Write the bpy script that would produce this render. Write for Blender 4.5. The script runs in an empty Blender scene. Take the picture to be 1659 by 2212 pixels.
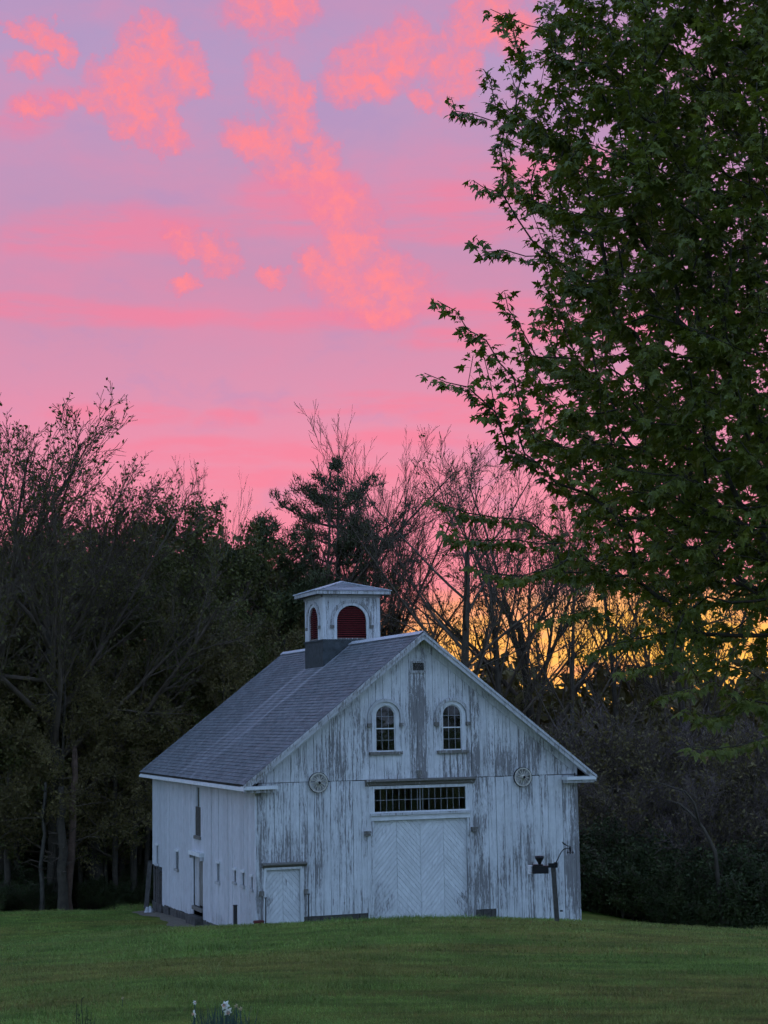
import bpy, math, random
import numpy as np
from mathutils import Matrix, Vector

random.seed(7)
RNG = np.random.default_rng(7)
SC = bpy.context.scene
COL = SC.collection

# ------------------------------------------------------------------ camera
CAM = np.array([-20.866, -55.17, 6.269])
YAW, PITCH, ROLL = np.radians([19.591, 7.03, -0.963])
FV = 3600.0                       # focal length for a 1659 x 2212 frame
CXV, CYV = 829.5, 1106.0
_f = np.array([math.sin(YAW) * math.cos(PITCH), math.cos(YAW) * math.cos(PITCH), math.sin(PITCH)])
HEAD = np.array([math.sin(YAW), math.cos(YAW), 0.0])
SIDE = np.array([math.cos(YAW), -math.sin(YAW), 0.0])
_u0 = np.cross(SIDE, _f)
_r = math.cos(ROLL) * SIDE + math.sin(ROLL) * _u0
_u = -math.sin(ROLL) * SIDE + math.cos(ROLL) * _u0
cam_data = bpy.data.cameras.new('camera')
cam_data.sensor_fit = 'VERTICAL'
cam_data.sensor_height = 36.0
cam_data.lens = 36.0 * FV / 2212.0
cam_data.clip_start = 0.1
cam_data.clip_end = 5000.0
cam = bpy.data.objects.new('camera', cam_data)
COL.objects.link(cam)
cam.matrix_world = Matrix(((_r[0], _u[0], -_f[0], CAM[0]), (_r[1], _u[1], -_f[1], CAM[1]), (_r[2], _u[2], -_f[2], CAM[2]), (0, 0, 0, 1)))
SC.camera = cam


def ray(x, y):
    return _f + (x - CXV) / FV * _r - (y - CYV) / FV * _u


def at(x, y, s):
    """the point on the sight line through photo point (x, y), s metres along the heading"""
    d = ray(x, y)
    return CAM + d * (s / (d @ HEAD))


def project(P):
    d = np.asarray(P, float) - CAM
    z = d @ _f
    return CXV + FV * (d @ _r) / z, CYV - FV * (d @ _u) / z


def azel(x, y):
    d = ray(x, y)
    d = d / np.linalg.norm(d)
    return math.degrees(math.atan2(d @ SIDE, d @ HEAD)), math.degrees(math.asin(d[2]))


# ------------------------------------------------------------------ world
def srgb(r, g, b):
    f = lambda c: (c / 255 / 12.92) if c / 255 <= 0.04045 else ((c / 255 + 0.055) / 1.055) ** 2.4
    return (f(r), f(g), f(b), 1.0)


class NT:
    """small helper for wiring node trees"""
    def __init__(self, tree):
        self.t = tree
        tree.nodes.clear()

    def n(self, typ, **kw):
        nd = self.t.nodes.new(typ)
        for k, v in kw.items():
            if k.startswith('i_'):
                key = k[2:]
                key = int(key) if key.isdigit() else key.replace('_', ' ')
                self.put(nd.inputs[key], v)
            else:
                setattr(nd, k, v)
        return nd

    def put(self, sock, v):
        if isinstance(v, bpy.types.NodeSocket):
            self.t.links.new(v, sock)
        else:
            sock.default_value = v

    def math(self, op, a, b=None, c=None, clamp=False):
        nd = self.n('ShaderNodeMath', operation=op, use_clamp=clamp)
        self.put(nd.inputs[0], a)
        if b is not None:
            self.put(nd.inputs[1], b)
        if c is not None:
            self.put(nd.inputs[2], c)
        return nd.outputs[0]

    def vmath(self, op, a, b=None, out='Vector'):
        nd = self.n('ShaderNodeVectorMath', operation=op)
        self.put(nd.inputs[0], a)
        if b is not None:
            if op == 'SCALE':
                self.put(nd.inputs['Scale'], b)
            else:
                self.put(nd.inputs[1], b)
        return nd.outputs[out]

    def mapr(self, v, a, b, c=0.0, d=1.0, interp='SMOOTHSTEP'):
        nd = self.n('ShaderNodeMapRange', interpolation_type=interp)
        self.put(nd.inputs['Value'], v)
        for k, x in zip(('From Min', 'From Max', 'To Min', 'To Max'), (a, b, c, d)):
            self.put(nd.inputs[k], x)
        return nd.outputs['Result']

    def mix(self, fac, a, b, blend='MIX'):
        nd = self.n('ShaderNodeMix', data_type='RGBA', blend_type=blend)
        self.put(nd.inputs[0], fac)
        self.put(nd.inputs[6], a)
        self.put(nd.inputs[7], b)
        return nd.outputs[2]

    def ramp(self, fac, stops, interp='LINEAR'):
        nd = self.n('ShaderNodeValToRGB')
        self.put(nd.inputs[0], fac)
        cr = nd.color_ramp
        cr.interpolation = interp
        while len(cr.elements) < len(stops):
            cr.elements.new(0.5)
        for e, (p, c) in zip(cr.elements, stops):
            e.position = p
            e.color = c if len(c) == 4 else (*c, 1)
        return nd.outputs[0]

    def noise(self, vec, scale, detail=4.0, rough=0.55, out='Fac', distortion=0.0):
        nd = self.n('ShaderNodeTexNoise')
        if vec is not None:
            self.put(nd.inputs['Vector'], vec)
        nd.inputs['Scale'].default_value = scale
        nd.inputs['Detail'].default_value = detail
        nd.inputs['Roughness'].default_value = rough
        nd.inputs['Distortion'].default_value = distortion
        return nd.outputs[out]


world = bpy.data.worlds.new('World')
SC.world = world
world.use_nodes = True
W = NT(world.node_tree)
SUN_AZ = YAW + math.radians(9.5)          # compass direction of the afterglow, clockwise from +Y


def build_world():
    tc = W.n('ShaderNodeTexCoord')
    d = tc.outputs['Generated']
    dr = W.vmath('DOT_PRODUCT', d, tuple(SIDE), 'Value')
    dh = W.vmath('DOT_PRODUCT', d, tuple(HEAD), 'Value')
    sep = W.n('ShaderNodeSeparateXYZ', i_0=d)
    el = W.math('MULTIPLY', W.math('ARCSINE', sep.outputs[2]), 57.29578)
    az = W.math('MULTIPLY', W.math('ARCTAN2', dr, dh), 57.29578)
    P = W.n('ShaderNodeCombineXYZ', i_0=az, i_1=el).outputs[0]
    # clear sky behind the clouds, by height above the horizon, towards the afterglow
    e01 = W.mapr(el, 0.0, 40.0, 0, 1, 'LINEAR')
    west = W.ramp(e01, [(0.0, srgb(254, 146, 122)), (0.08, srgb(252, 142, 146)), (0.16, srgb(246, 142, 164)), (0.23, srgb(236, 146, 174)), (0.29, srgb(218, 146, 178)),
                        (0.37, srgb(200, 144, 180)), (0.55, srgb(184, 152, 194)), (0.66, srgb(163, 148, 194)), (1.0, srgb(140, 146, 205))])
    e02 = W.mapr(el, 0.0, 90.0, 0, 1, 'LINEAR')
    east = W.ramp(e02, [(0.0, (0.45, 0.58, 0.86, 1)), (0.12, (0.46, 0.69, 1.07, 1)), (0.35, (0.40, 0.63, 1.08, 1)), (1.0, (0.29, 0.40, 0.72, 1))])
    wfac = W.mapr(dh, 0.22, 0.96)
    base = W.mix(wfac, east, west)
    K = 57.29578 / FV

    def turned(vec):
        cache = {}
        def get(ro):
            if ro not in cache:
                c, s = math.cos(math.radians(ro)), math.sin(math.radians(ro))
                cache[ro] = W.n('ShaderNodeCombineXYZ', i_0=W.vmath('DOT_PRODUCT', vec, (c, s, 0), 'Value'), i_1=W.vmath('DOT_PRODUCT', vec, (-s, c, 0), 'Value')).outputs[0]
            return cache[ro]
        return get

    def ell(cx, cy, rx, ry, ro, get, lo, hi):
        """1 inside, 0 outside an ellipse given in photo units, placed by direction"""
        a, e = azel(cx, cy)
        ro = round(ro / 15.0) * 15
        c, s = math.cos(math.radians(ro)), math.sin(math.radians(ro))
        u, v = a * c + e * s, -a * s + e * c
        q = W.n('ShaderNodeVectorMath', operation='MULTIPLY_ADD')
        W.put(q.inputs[0], get(ro))
        q.inputs[1].default_value = (1 / (rx * K), 1 / (ry * K), 0)
        q.inputs[2].default_value = (-u / (rx * K), -v / (ry * K), 0)
        ln = W.vmath('DOT_PRODUCT', q.outputs[0], q.outputs[0], 'Value')
        return W.mapr(ln, lo * lo, hi * hi)

    # yellow band low over the place where the sun went down
    yn = W.noise(W.vmath('MULTIPLY', P, (0.16, 1.1, 1.0)), 1.0, 3, 0.6)
    glow = W.math('MULTIPLY', ell(1400, 1430, 900, 205, 0, turned(P), 1.0, 0.40), W.mapr(yn, 0.30, 0.56, 0.45, 1.0), clamp=True)
    base = W.mix(W.math('MULTIPLY', glow, 0.97), base, (1.35, 0.70, 0.09, 1))
    below = W.mapr(el, -3.0, -0.6)
    dim = (0.05, 0.05, 0.05, 1)

    # clouds
    warp = W.vmath('SUBTRACT', W.noise(P, 0.42, 3, 0.6, 'Color'), (0.5, 0.5, 0.5))
    warp2 = W.vmath('SUBTRACT', W.noise(P, 1.5, 4, 0.68, 'Color'), (0.5, 0.5, 0.5))
    Pp = W.vmath('ADD', P, W.vmath('SCALE', warp, 1.2))
    Pp = W.vmath('ADD', Pp, W.vmath('SCALE', warp2, 1.15))
    puffs = [  # photo x, y, half width, half height, turn
        (330, 125, 80, 70, 30), (265, 150, 75, 38, 20), (325, 195, 110, 52, 15), (235, 218, 80, 30, -15), (295, 252, 60, 40, -30), (412, 140, 34, 46, 0), (432, 185, 36, 26, -30), (312, 75, 30, 36, 0), (150, 215, 40, 14, -15),
        (585, 18, 100, 60, 0), (820, 145, 120, 66, 18), (875, 110, 55, 66, 0), (770, 170, 70, 55, 10), (600, 195, 80, 50, -38), (635, 250, 46, 66, 0),
        (540, 305, 70, 40, -20), (605, 350, 80, 44, -32), (690, 335, 36, 46, 0), (715, 425, 80, 55, -35), (765, 490, 60, 100, 15),
        (800, 615, 140, 78, -14), (730, 585, 70, 36, -20), (850, 655, 90, 48, 0), (760, 545, 60, 50, 0), (470, 555, 52, 34, -15), (395, 525, 45, 36, -25),
        (370, 300, 32, 34, 20), (66, 143, 44, 26, 0), (105, 85, 60, 24, -35), (975, 155, 62, 74, 0), (1045, 45, 75, 50, 10), (590, 600, 30, 22, 0), (405, 622, 36, 18, 25),
        (675, 570, 40, 26, -20), (905, 215, 36, 24, -30), (1105, 60, 60, 60, 0), (375, 250, 18, 28, 0), (75, 235, 50, 22, 0), (35, 60, 40, 16, -25)]
    gp = turned(Pp)
    acc = None
    for (x, y, rx, ry, ro) in puffs:
        b = ell(x, y, rx * 1.25, ry * 1.25, ro, gp, 1.2, 0.0)
        acc = b if acc is None else W.math('MAXIMUM', acc, b)
    fine = W.noise(W.vmath('ADD', W.vmath('MULTIPLY', P, (0.85, 1.0, 1.0)), W.vmath('SCALE', warp2, 0.55)), 1.15, 8, 0.70)
    dens = W.math('ADD', W.math('MULTIPLY', acc, 1.28), W.math('MULTIPLY', W.math('SUBTRACT', fine, 0.51), 3.4))
    puff = W.mapr(dens, 0.0, 1.50, 0, 1, 'LINEAR')
    puff = W.math('MULTIPLY', puff, W.mapr(acc, 0.0, 0.45))
    # soft streaks
    Ps = W.vmath('ADD', P, W.vmath('MULTIPLY', warp, (5.0, 0.55, 0.0)))
    streaks = [(255, 680, 300, 20, 0), (90, 662, 150, 20, 0), (300, 495, 220, 44, 0), (180, 520, 170, 30, 0), (1010, 425, 190, 30, 0), (960, 455, 180, 26, 0), (1060, 660, 150, 26, 0), (985, 735, 130, 20, 0),
               (250, 893, 130, 18, 0), (480, 903, 80, 16, 0), (820, 872, 260, 20, 0), (560, 975, 300, 22, 0), (420, 962, 180, 18, 0), (1050, 885, 200, 26, 0),
               (980, 500, 170, 24, 0), (660, 430, 150, 50, 0), (640, 470, 170, 34, 0), (700, 690, 220, 22, 0), (840, 950, 240, 18, 0), (640, 1030, 300, 20, 0), (60, 245, 110, 36, 15), (1200, 360, 200, 30, 0), (1350, 700, 300, 30, 0)]
    gs = turned(Ps)
    acs = None
    for (x, y, rx, ry, ro) in streaks:
        b = ell(x, y, rx * 1.3, ry * 1.5, ro, gs, 1.1, 0.0)
        acs = b if acs is None else W.math('MAXIMUM', acs, b)
    sn = W.noise(W.vmath('MULTIPLY', P, (0.30, 1.8, 1.0)), 1.0, 5, 0.6)
    strk = W.math('MULTIPLY', acs, W.mapr(sn, 0.22, 0.60), clamp=True)
    veil = W.noise(W.vmath('MULTIPLY', P, (0.055, 0.26, 1.0)), 1.0, 4, 0.5)
    veil = W.math('MULTIPLY', W.mapr(veil, 0.42, 0.68), W.math('MULTIPLY', wfac, 0.30))
    mot = W.noise(W.vmath('ADD', W.vmath('MULTIPLY', P, (0.35, 0.75, 1.0)), W.vmath('SCALE', warp, 0.8)), 0.55, 6, 0.62)
    veil = W.math('ADD', veil, W.math('MULTIPLY', W.mapr(mot, 0.46, 0.70), 0.22))
    c1 = W.mix(veil, base, srgb(240, 136, 168))
    c1 = W.mix(W.math('MULTIPLY', W.mapr(mot, 0.48, 0.30), 0.30), c1, srgb(168, 146, 196))
    c2 = W.mix(W.math('MULTIPLY', strk, 0.55), c1, srgb(252, 124, 152))
    tex = W.noise(W.vmath('ADD', W.vmath('MULTIPLY', P, (1.3, 1.0, 1.0)), W.vmath('SCALE', warp2, 0.9)), 2.3, 5, 0.6)
    puff = W.math('MULTIPLY', puff, W.mapr(tex, 0.34, 0.60, 0.85, 1.0, 'LINEAR'))
    lit = W.math('ADD', W.math('MULTIPLY', W.mapr(tex, 0.34, 0.62), 0.28), W.math('MULTIPLY', W.mapr(dens, 0.3, 1.5), 0.72))
    shade = W.mix(lit, srgb(232, 124, 162), srgb(255, 137, 148))
    c3 = W.mix(W.math('MULTIPLY', puff, 0.97), c2, shade)
    clouded = W.n('ShaderNodeBackground', i_Color=W.mix(below, dim, c3), i_Strength=1.0)

    # the rest of the sky: the same gradient with a loose scatter of the same pink clouds on the western side
    wide = W.noise(W.vmath('ADD', P, (31.0, 12.0, 4.0)), 0.11, 3, 0.6)
    wide = W.math('MULTIPLY', W.mapr(wide, 0.48, 0.66), W.math('MULTIPLY', wfac, W.mapr(el, 3.0, 12.0)))
    cw = W.mix(W.math('MULTIPLY', wide, 0.7), base, srgb(252, 130, 150))
    wide_bg = W.n('ShaderNodeBackground', i_Color=W.mix(below, dim, cw), i_Strength=1.0)
    far = W.math('MAXIMUM', W.mapr(W.math('ABSOLUTE', az), 17.0, 23.0), W.mapr(el, 27.0, 32.0))
    both = W.n('ShaderNodeMixShader', i_0=far, i_1=clouded.outputs[0], i_2=wide_bg.outputs[0])
    sky = W.n('ShaderNodeTexSky', sky_type='NISHITA', sun_disc=False)
    sky.sun_elevation = math.radians(0.6)
    sky.sun_rotation = SUN_AZ
    b1 = W.n('ShaderNodeBackground', i_Color=sky.outputs[0], i_Strength=0.006)
    add = W.n('ShaderNodeAddShader', i_0=b1.outputs[0], i_1=both.outputs[0])
    W.n('ShaderNodeOutputWorld', i_Surface=add.outputs[0])


build_world()
world.cycles.sampling_method = 'MANUAL'
world.cycles.sample_map_resolution = 256

# the sun has just gone below the trees: a faint warm remnant only
sun_data = bpy.data.lights.new('sun', 'SUN')
sun_data.energy = 0.06
sun_data.color = (1.0, 0.62, 0.35)
sun_data.angle = math.radians(10)
sun = bpy.data.objects.new('sun', sun_data)
COL.objects.link(sun)
_sd = Vector((math.sin(SUN_AZ), math.cos(SUN_AZ), math.tan(math.radians(0.6))))
sun.rotation_euler = _sd.to_track_quat('Z', 'Y').to_euler()
sun.location = (20, 60, 30)

SC.view_settings.view_transform = 'Standard'
SC.view_settings.look = 'None'
SC.view_settings.exposure = 0.0
SC.view_settings.gamma = 1.0
SC.view_settings.use_curve_mapping = False
SC.render.engine = 'CYCLES'
SC.cycles.use_denoising = True
SC.cycles.max_bounces = 4
SC.cycles.diffuse_bounces = 2
SC.cycles.glossy_bounces = 2
SC.cycles.transparent_max_bounces = 8
SC.cycles.use_adaptive_sampling = True
SC.cycles.adaptive_threshold = 0.04
SC.cycles.adaptive_min_samples = 8


# ------------------------------------------------------------------ terrain height
_PS = np.array([-400, -60, -20, 0, 8, 14, 20, 25, 30, 33, 36, 40, 45, 50, 57, 65, 73, 85, 100, 130, 200, 900.0])
_PH = np.array([1.0, 1.2, 1.5, 1.75, 2.25, 2.74, 3.16, 3.45, 3.75, 3.95, 4.28, 4.81, 5.52, 6.22, 7.20, 7.66, 8.08, 9.35, 10.3, 11.2, 12.0, 13.0])


def _hermite(x, xs, ys):
    dx = np.diff(xs); dy = np.diff(ys) / dx
    m = np.empty_like(ys); m[0] = dy[0]; m[-1] = dy[-1]
    a, b = dy[:-1], dy[1:]
    m[1:-1] = np.where(a * b > 0, 2 * a * b / np.where(np.abs(a + b) < 1e-9, 1, a + b), 0)
    i = np.clip(np.searchsorted(xs, x) - 1, 0, len(xs) - 2)
    t = (x - xs[i]) / dx[i]
    h00 = 2 * t**3 - 3 * t**2 + 1; h10 = t**3 - 2 * t**2 + t; h01 = -2 * t**3 + 3 * t**2; h11 = t**3 - t**2
    return h00 * ys[i] + h10 * dx[i] * m[i] + h01 * ys[i + 1] + h11 * dx[i] * m[i + 1]


def height_st(s, t):
    s = np.asarray(s, float); t = np.asarray(t, float)
    z = CAM[2] - _hermite(s, _PS, _PH)
    w = np.exp(-((s - 34) / 20.0) ** 2)
    z = z - w * 0.30 * np.minimum((t / 7.6) ** 2, 5.0)
    sm = lambda v, a, b: (lambda q: q * q * (3 - 2 * q))(np.clip((v - a) / (b - a), 0, 1))
    z = z - 0.62 * sm(-t, 4.6, 9.0) * np.exp(-((s - 52) / 8.0) ** 2)
    z = z - 1.5 * sm(t, 7.0, 15.0) * sm(s, 38, 58)
    z = z + 0.03 * np.sin(s * 0.41 + t * 0.3) * np.exp(-((s - 30) / 25) ** 2) + 0.025 * np.sin(t * 0.7 - s * 0.17) * np.exp(-((s - 30) / 25) ** 2)
    return z


def st(x, y):
    dx = np.asarray(x, float) - CAM[0]; dy = np.asarray(y, float) - CAM[1]
    return dx * HEAD[0] + dy * HEAD[1], dx * SIDE[0] + dy * SIDE[1]


def xy(s, t):
    return CAM[0] + s * HEAD[0] + t * SIDE[0], CAM[1] + s * HEAD[1] + t * SIDE[1]


def ground(x, y):
    return height_st(*st(x, y))


# ------------------------------------------------------------------ mesh helpers
def mesh_np(name, V, F, smooth=False, mats=None):
    V = np.asarray(V, np.float32).reshape(-1, 3); F = np.asarray(F, np.int32)
    k = F.shape[1]
    me = bpy.data.meshes.new(name)
    me.vertices.add(len(V)); me.vertices.foreach_set('co', V.ravel())
    me.loops.add(F.size); me.loops.foreach_set('vertex_index', F.ravel())
    me.polygons.add(len(F)); me.polygons.foreach_set('loop_start', np.arange(0, F.size, k, dtype=np.int32))
    me.polygons.foreach_set('use_smooth', np.full(len(F), smooth, dtype=bool))
    me.update(calc_edges=True)
    return me


def mesh_py(name, V, F, smooth=False):
    me = bpy.data.meshes.new(name)
    me.from_pydata([tuple(map(float, v)) for v in V], [], [tuple(f) for f in F])
    if smooth:
        me.polygons.foreach_set('use_smooth', np.full(len(F), True, dtype=bool))
    me.update()
    return me


ROOTS = {}


def thing(name, label, cat, loc=(0, 0, 0), group=None):
    o = bpy.data.objects.new(name, None)
    o.empty_display_size = 0.3
    o.location = loc
    COL.objects.link(o)
    o['label'] = label; o['category'] = cat
    if group:
        o['group'] = group
    ROOTS[o.name] = Vector(loc)
    return o


def obj(name, me, mat, parent=None, local=False):
    """a mesh in world coordinates under its thing or part (local=True: mesh in the thing's own coordinates)"""
    o = bpy.data.objects.new(name, me)
    COL.objects.link(o)
    if mat is not None and not me.materials:
        me.materials.append(mat)
    if parent is not None:
        o.parent = parent
        if not local and parent.name in ROOTS:
            o.matrix_parent_inverse = Matrix.Translation(-ROOTS[parent.name])
    return o


def tag(o, label, cat, group=None):
    o['label'] = label; o['category'] = cat
    if group:
        o['group'] = group
    return o


class MB:
    """collects simple solids"""
    def __init__(self):
        self.V = []; self.F = []

    def box(self, x0, x1, y0, y1, z0, z1):
        b = len(self.V)
        self.V += [(x0, y0, z0), (x1, y0, z0), (x1, y1, z0), (x0, y1, z0), (x0, y0, z1), (x1, y0, z1), (x1, y1, z1), (x0, y1, z1)]
        self.F += [tuple(b + i for i in f) for f in ((0, 3, 2, 1), (4, 5, 6, 7), (0, 1, 5, 4), (1, 2, 6, 5), (2, 3, 7, 6), (3, 0, 4, 7))]
        return self

    def prism(self, poly, y0, y1, plane='xz'):
        """poly: 2-D outline, extruded along the third axis from y0 to y1"""
        n = len(poly); b = len(self.V)
        for w in (y0, y1):
            for p, q in poly:
                self.V.append((p, w, q) if plane == 'xz' else ((w, p, q) if plane == 'yz' else (p, q, w)))
        self.F.append(tuple(b + i for i in range(n)))
        self.F.append(tuple(b + n + i for i in reversed(range(n))))
        for i in range(n):
            j = (i + 1) % n
            self.F.append((b + i, b + n + i, b + n + j, b + j))
        return self

    def beam(self, p0, p1, w, h, up=(0, 0, 1)):
        p0 = Vector(p0); p1 = Vector(p1)
        d = (p1 - p0).normalized(); s = d.cross(Vector(up))
        if s.length < 1e-4:
            s = d.cross(Vector((1, 0, 0)))
        s.normalize(); u = s.cross(d)
        b = len(self.V)
        for p in (p0, p1):
            for a, c in ((-1, -1), (1, -1), (1, 1), (-1, 1)):
                self.V.append(tuple(p + s * (a * w / 2) + u * (c * h / 2)))
        self.F += [tuple(b + i for i in f) for f in ((0, 3, 2, 1), (4, 5, 6, 7), (0, 1, 5, 4), (1, 2, 6, 5), (2, 3, 7, 6), (3, 0, 4, 7))]
        return self

    def tube(self, pts, rad, k=8, cap=True):
        pts = [Vector(p) for p in pts]
        if not hasattr(rad, '__len__'):
            rad = [rad] * len(pts)
        b = len(self.V)
        for i, p in enumerate(pts):
            d = (pts[min(i + 1, len(pts) - 1)] - pts[max(i - 1, 0)]).normalized()
            a = d.cross(Vector((0.31, 0.17, 0.93)) if abs(d.z) < 0.9 else Vector((1, 0.1, 0))).normalized(); c = d.cross(a)
            for j in range(k):
                th = 2 * math.pi * j / k
                self.V.append(tuple(p + a * (math.cos(th) * rad[i]) + c * (math.sin(th) * rad[i])))
        for i in range(len(pts) - 1):
            for j in range(k):
                j2 = (j + 1) % k
                self.F.append((b + i * k + j, b + i * k + j2, b + (i + 1) * k + j2, b + (i + 1) * k + j))
        if cap:
            self.F.append(tuple(b + j for j in reversed(range(k))))
            self.F.append(tuple(b + (len(pts) - 1) * k + j for j in range(k)))
        return self

    def mesh(self, name, smooth=False):
        return mesh_py(name, self.V, self.F, smooth)


def clip_half(poly, a, b, c):
    """keep a*x + b*z <= c"""
    out = []
    for i in range(len(poly)):
        p, q = poly[i], poly[(i + 1) % len(poly)]
        dp = a * p[0] + b * p[1] - c; dq = a * q[0] + b * q[1] - c
        if dp <= 1e-9:
            out.append(p)
        if (dp < -1e-9 and dq > 1e-9) or (dp > 1e-9 and dq < -1e-9):
            t = dp / (dp - dq)
            out.append((p[0] + (q[0] - p[0]) * t, p[1] + (q[1] - p[1]) * t))
    return out


# ------------------------------------------------------------------ materials
def material(name):
    m = bpy.data.materials.new(name)
    m.use_nodes = True
    return m, NT(m.node_tree)


def finish(N, color, rough=0.8, bump=None, spec=0.3, bump_strength=0.3, bump_dist=0.01):
    bs = N.n('ShaderNodeBsdfPrincipled')
    N.put(bs.inputs['Base Color'], color)
    N.put(bs.inputs['Roughness'], rough)
    bs.inputs['Specular IOR Level'].default_value = spec
    if bump is not None:
        bp = N.n('ShaderNodeBump', i_Height=bump)
        bp.inputs['Strength'].default_value = bump_strength
        bp.inputs['Distance'].default_value = bump_dist
        N.put(bs.inputs['Normal'], bp.outputs[0])
    N.n('ShaderNodeOutputMaterial', i_Surface=bs.outputs[0])
    return bs


def mat_plain(name, col, rough=0.8, var=0.25, scale=6.0, spec=0.3, bump=0.0):
    m, N = material(name)
    tc = N.n('ShaderNodeTexCoord').outputs['Object']
    nz = N.noise(tc, scale, 5, 0.6)
    f = N.mapr(nz, 0.3, 0.7, 1 - var, 1 + var, 'LINEAR')
    c = N.vmath('SCALE', tuple(col[:3]), f)
    finish(N, c, rough, nz if bump else None, spec, bump, 0.01)
    return m


def mat_paint(name, base_wear, axis='x', regions=True, paint=(0.76, 0.77, 0.78), wood=(0.21, 0.20, 0.20), hot=()):
    """old white paint peeling off grey boards; wear follows the grain"""
    m, N = material(name)
    tc = N.n('ShaderNodeTexCoord').outputs['Object']
    rnd = N.n('ShaderNodeObjectInfo').outputs['Random']
    offs = N.n('ShaderNodeCombineXYZ', i_0=N.math('MULTIPLY', rnd, 37.0), i_1=N.math('MULTIPLY', rnd, 19.0), i_2=N.math('MULTIPLY', rnd, 53.0)).outputs[0]
    p = N.vmath('ADD', tc, offs)
    st_ = N.vmath('MULTIPLY', p, (15.0, 15.0, 0.8))
    n1 = N.noise(st_, 1.0, 6, 0.62)
    n2 = N.noise(N.vmath('MULTIPLY', p, (36.0, 36.0, 5.5)), 1.0, 5, 0.72)
    n3 = N.noise(tc, 0.55, 3, 0.5)
    n = N.math('ADD', N.math('MULTIPLY', n1, 0.55), N.math('MULTIPLY', n2, 0.45))
    wear = N.math('ADD', N.math('MULTIPLY', N.math('SUBTRACT', n3, 0.5), 0.32), N.math('MULTIPLY', N.math('SUBTRACT', rnd, 0.5), 0.10))
    sep = N.n('ShaderNodeSeparateXYZ', i_0=tc)
    for (cx, cy, cz, rx, ry, rz, amt) in hot:
        mp = N.n('ShaderNodeMapping', vector_type='TEXTURE')
        N.put(mp.inputs['Vector'], tc)
        mp.inputs['Location'].default_value = (cx, cy, cz); mp.inputs['Scale'].default_value = (rx, ry, rz)
        ln = N.vmath('LENGTH', mp.outputs[0], None, 'Value')
        wear = N.math('ADD', wear, N.mapr(ln, 1.0, 0.35, 0.0, amt))
    wear = N.math('ADD', wear, base_wear)
    v = N.math('ADD', n, wear)
    mask = N.mapr(v, 0.535, 0.62, 0, 0.95)
    thin = N.mapr(v, 0.40, 0.56)
    chalk = N.noise(p, 3.0, 4, 0.6)
    pc = N.vmath('SCALE', tuple(paint), N.mapr(chalk, 0.3, 0.7, 0.86, 1.06, 'LINEAR'))
    pc = N.vmath('SCALE', pc, N.mapr(rnd, 0, 1, 0.90, 1.04, 'LINEAR'))
    pc = N.mix(N.math('MULTIPLY', thin, 0.45), pc, (0.42, 0.42, 0.44, 1))
    grain = N.noise(N.vmath('MULTIPLY', p, (60, 60, 2.2)), 1.0, 4, 0.6)
    wc = N.vmath('SCALE', tuple(wood), N.mapr(grain, 0.3, 0.7, 0.65, 1.35, 'LINEAR'))
    c = N.mix(mask, pc, wc)
    bh = N.math('SUBTRACT', N.math('MULTIPLY', grain, 0.25), N.math('MULTIPLY', mask, 0.5))
    finish(N, c, N.mapr(mask, 0, 1, 0.55, 0.9, 'LINEAR'), bh, 0.25, 0.35, 0.01)
    return m


M = {}
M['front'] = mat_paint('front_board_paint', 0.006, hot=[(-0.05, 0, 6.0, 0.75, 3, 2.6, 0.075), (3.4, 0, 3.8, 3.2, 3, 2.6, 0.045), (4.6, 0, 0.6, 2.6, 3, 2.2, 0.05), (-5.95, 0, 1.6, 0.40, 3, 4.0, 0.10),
                                                         (2.0, 0, 0.5, 0.5, 3, 3.5, 0.09), (-3.2, 0, 4.9, 2.2, 3, 1.2, 0.05), (-3.9, 0, 2.2, 0.7, 3, 2.4, 0.07), (5.95, 0, 1.0, 0.35, 3, 3.4, 0.07),
                                                         (-0.05, 0, 4.5, 0.5, 3, 0.8, 0.03)])
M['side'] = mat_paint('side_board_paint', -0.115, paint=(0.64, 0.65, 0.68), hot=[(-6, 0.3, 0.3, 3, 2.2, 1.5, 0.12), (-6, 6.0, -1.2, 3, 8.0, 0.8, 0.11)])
M['door'] = mat_paint('door_plank_paint', -0.10, hot=[(-1.6, 0, 0.1, 0.7, 3, 1.0, 0.14), (1.5, 0, -0.3, 0.6, 3, 0.7, 0.15), (-5.6, 0, 0.1, 0.3, 3, 0.5, 0.15)])
M['trim'] = mat_paint('trim_paint', -0.05, paint=(0.74, 0.75, 0.76))
M['worn_trim'] = mat_paint('worn_trim_paint', 0.03, paint=(0.60, 0.60, 0.61), wood=(0.24, 0.225, 0.21))
M['cornice'] = mat_paint('bare_cornice_wood', 0.15, paint=(0.6, 0.6, 0.6), wood=(0.16, 0.145, 0.125))
M['bright'] = mat_paint('fresh_trim_paint', -0.14, paint=(0.78, 0.79, 0.80))
M['muntin'] = mat_plain('dull_muntin_paint', (0.26, 0.27, 0.29), 0.7, 0.2, 9)
M['dark_wood'] = mat_plain('dark_weathered_wood', (0.075, 0.068, 0.063), 0.9, 0.45, 9)
M['sheath'] = mat_plain('old_sheathing', (0.035, 0.033, 0.03), 0.95, 0.3, 5)
M['louver'] = mat_plain('red_louver_paint', (0.17, 0.022, 0.026), 0.6, 0.35, 14)
M['lead'] = mat_plain('lead_flashing', (0.050, 0.058, 0.062), 0.55, 0.45, 5, 0.4)
M['ridge'] = mat_plain('bright_ridge_metal', (0.50, 0.51, 0.54), 0.5, 0.25, 6, 0.4)
M['wheel'] = mat_plain('weathered_wheel_wood', (0.52, 0.49, 0.43), 0.9, 0.3, 12)
M['iron'] = mat_plain('rusty_dark_iron', (0.035, 0.033, 0.035), 0.6, 0.3, 15)
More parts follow.
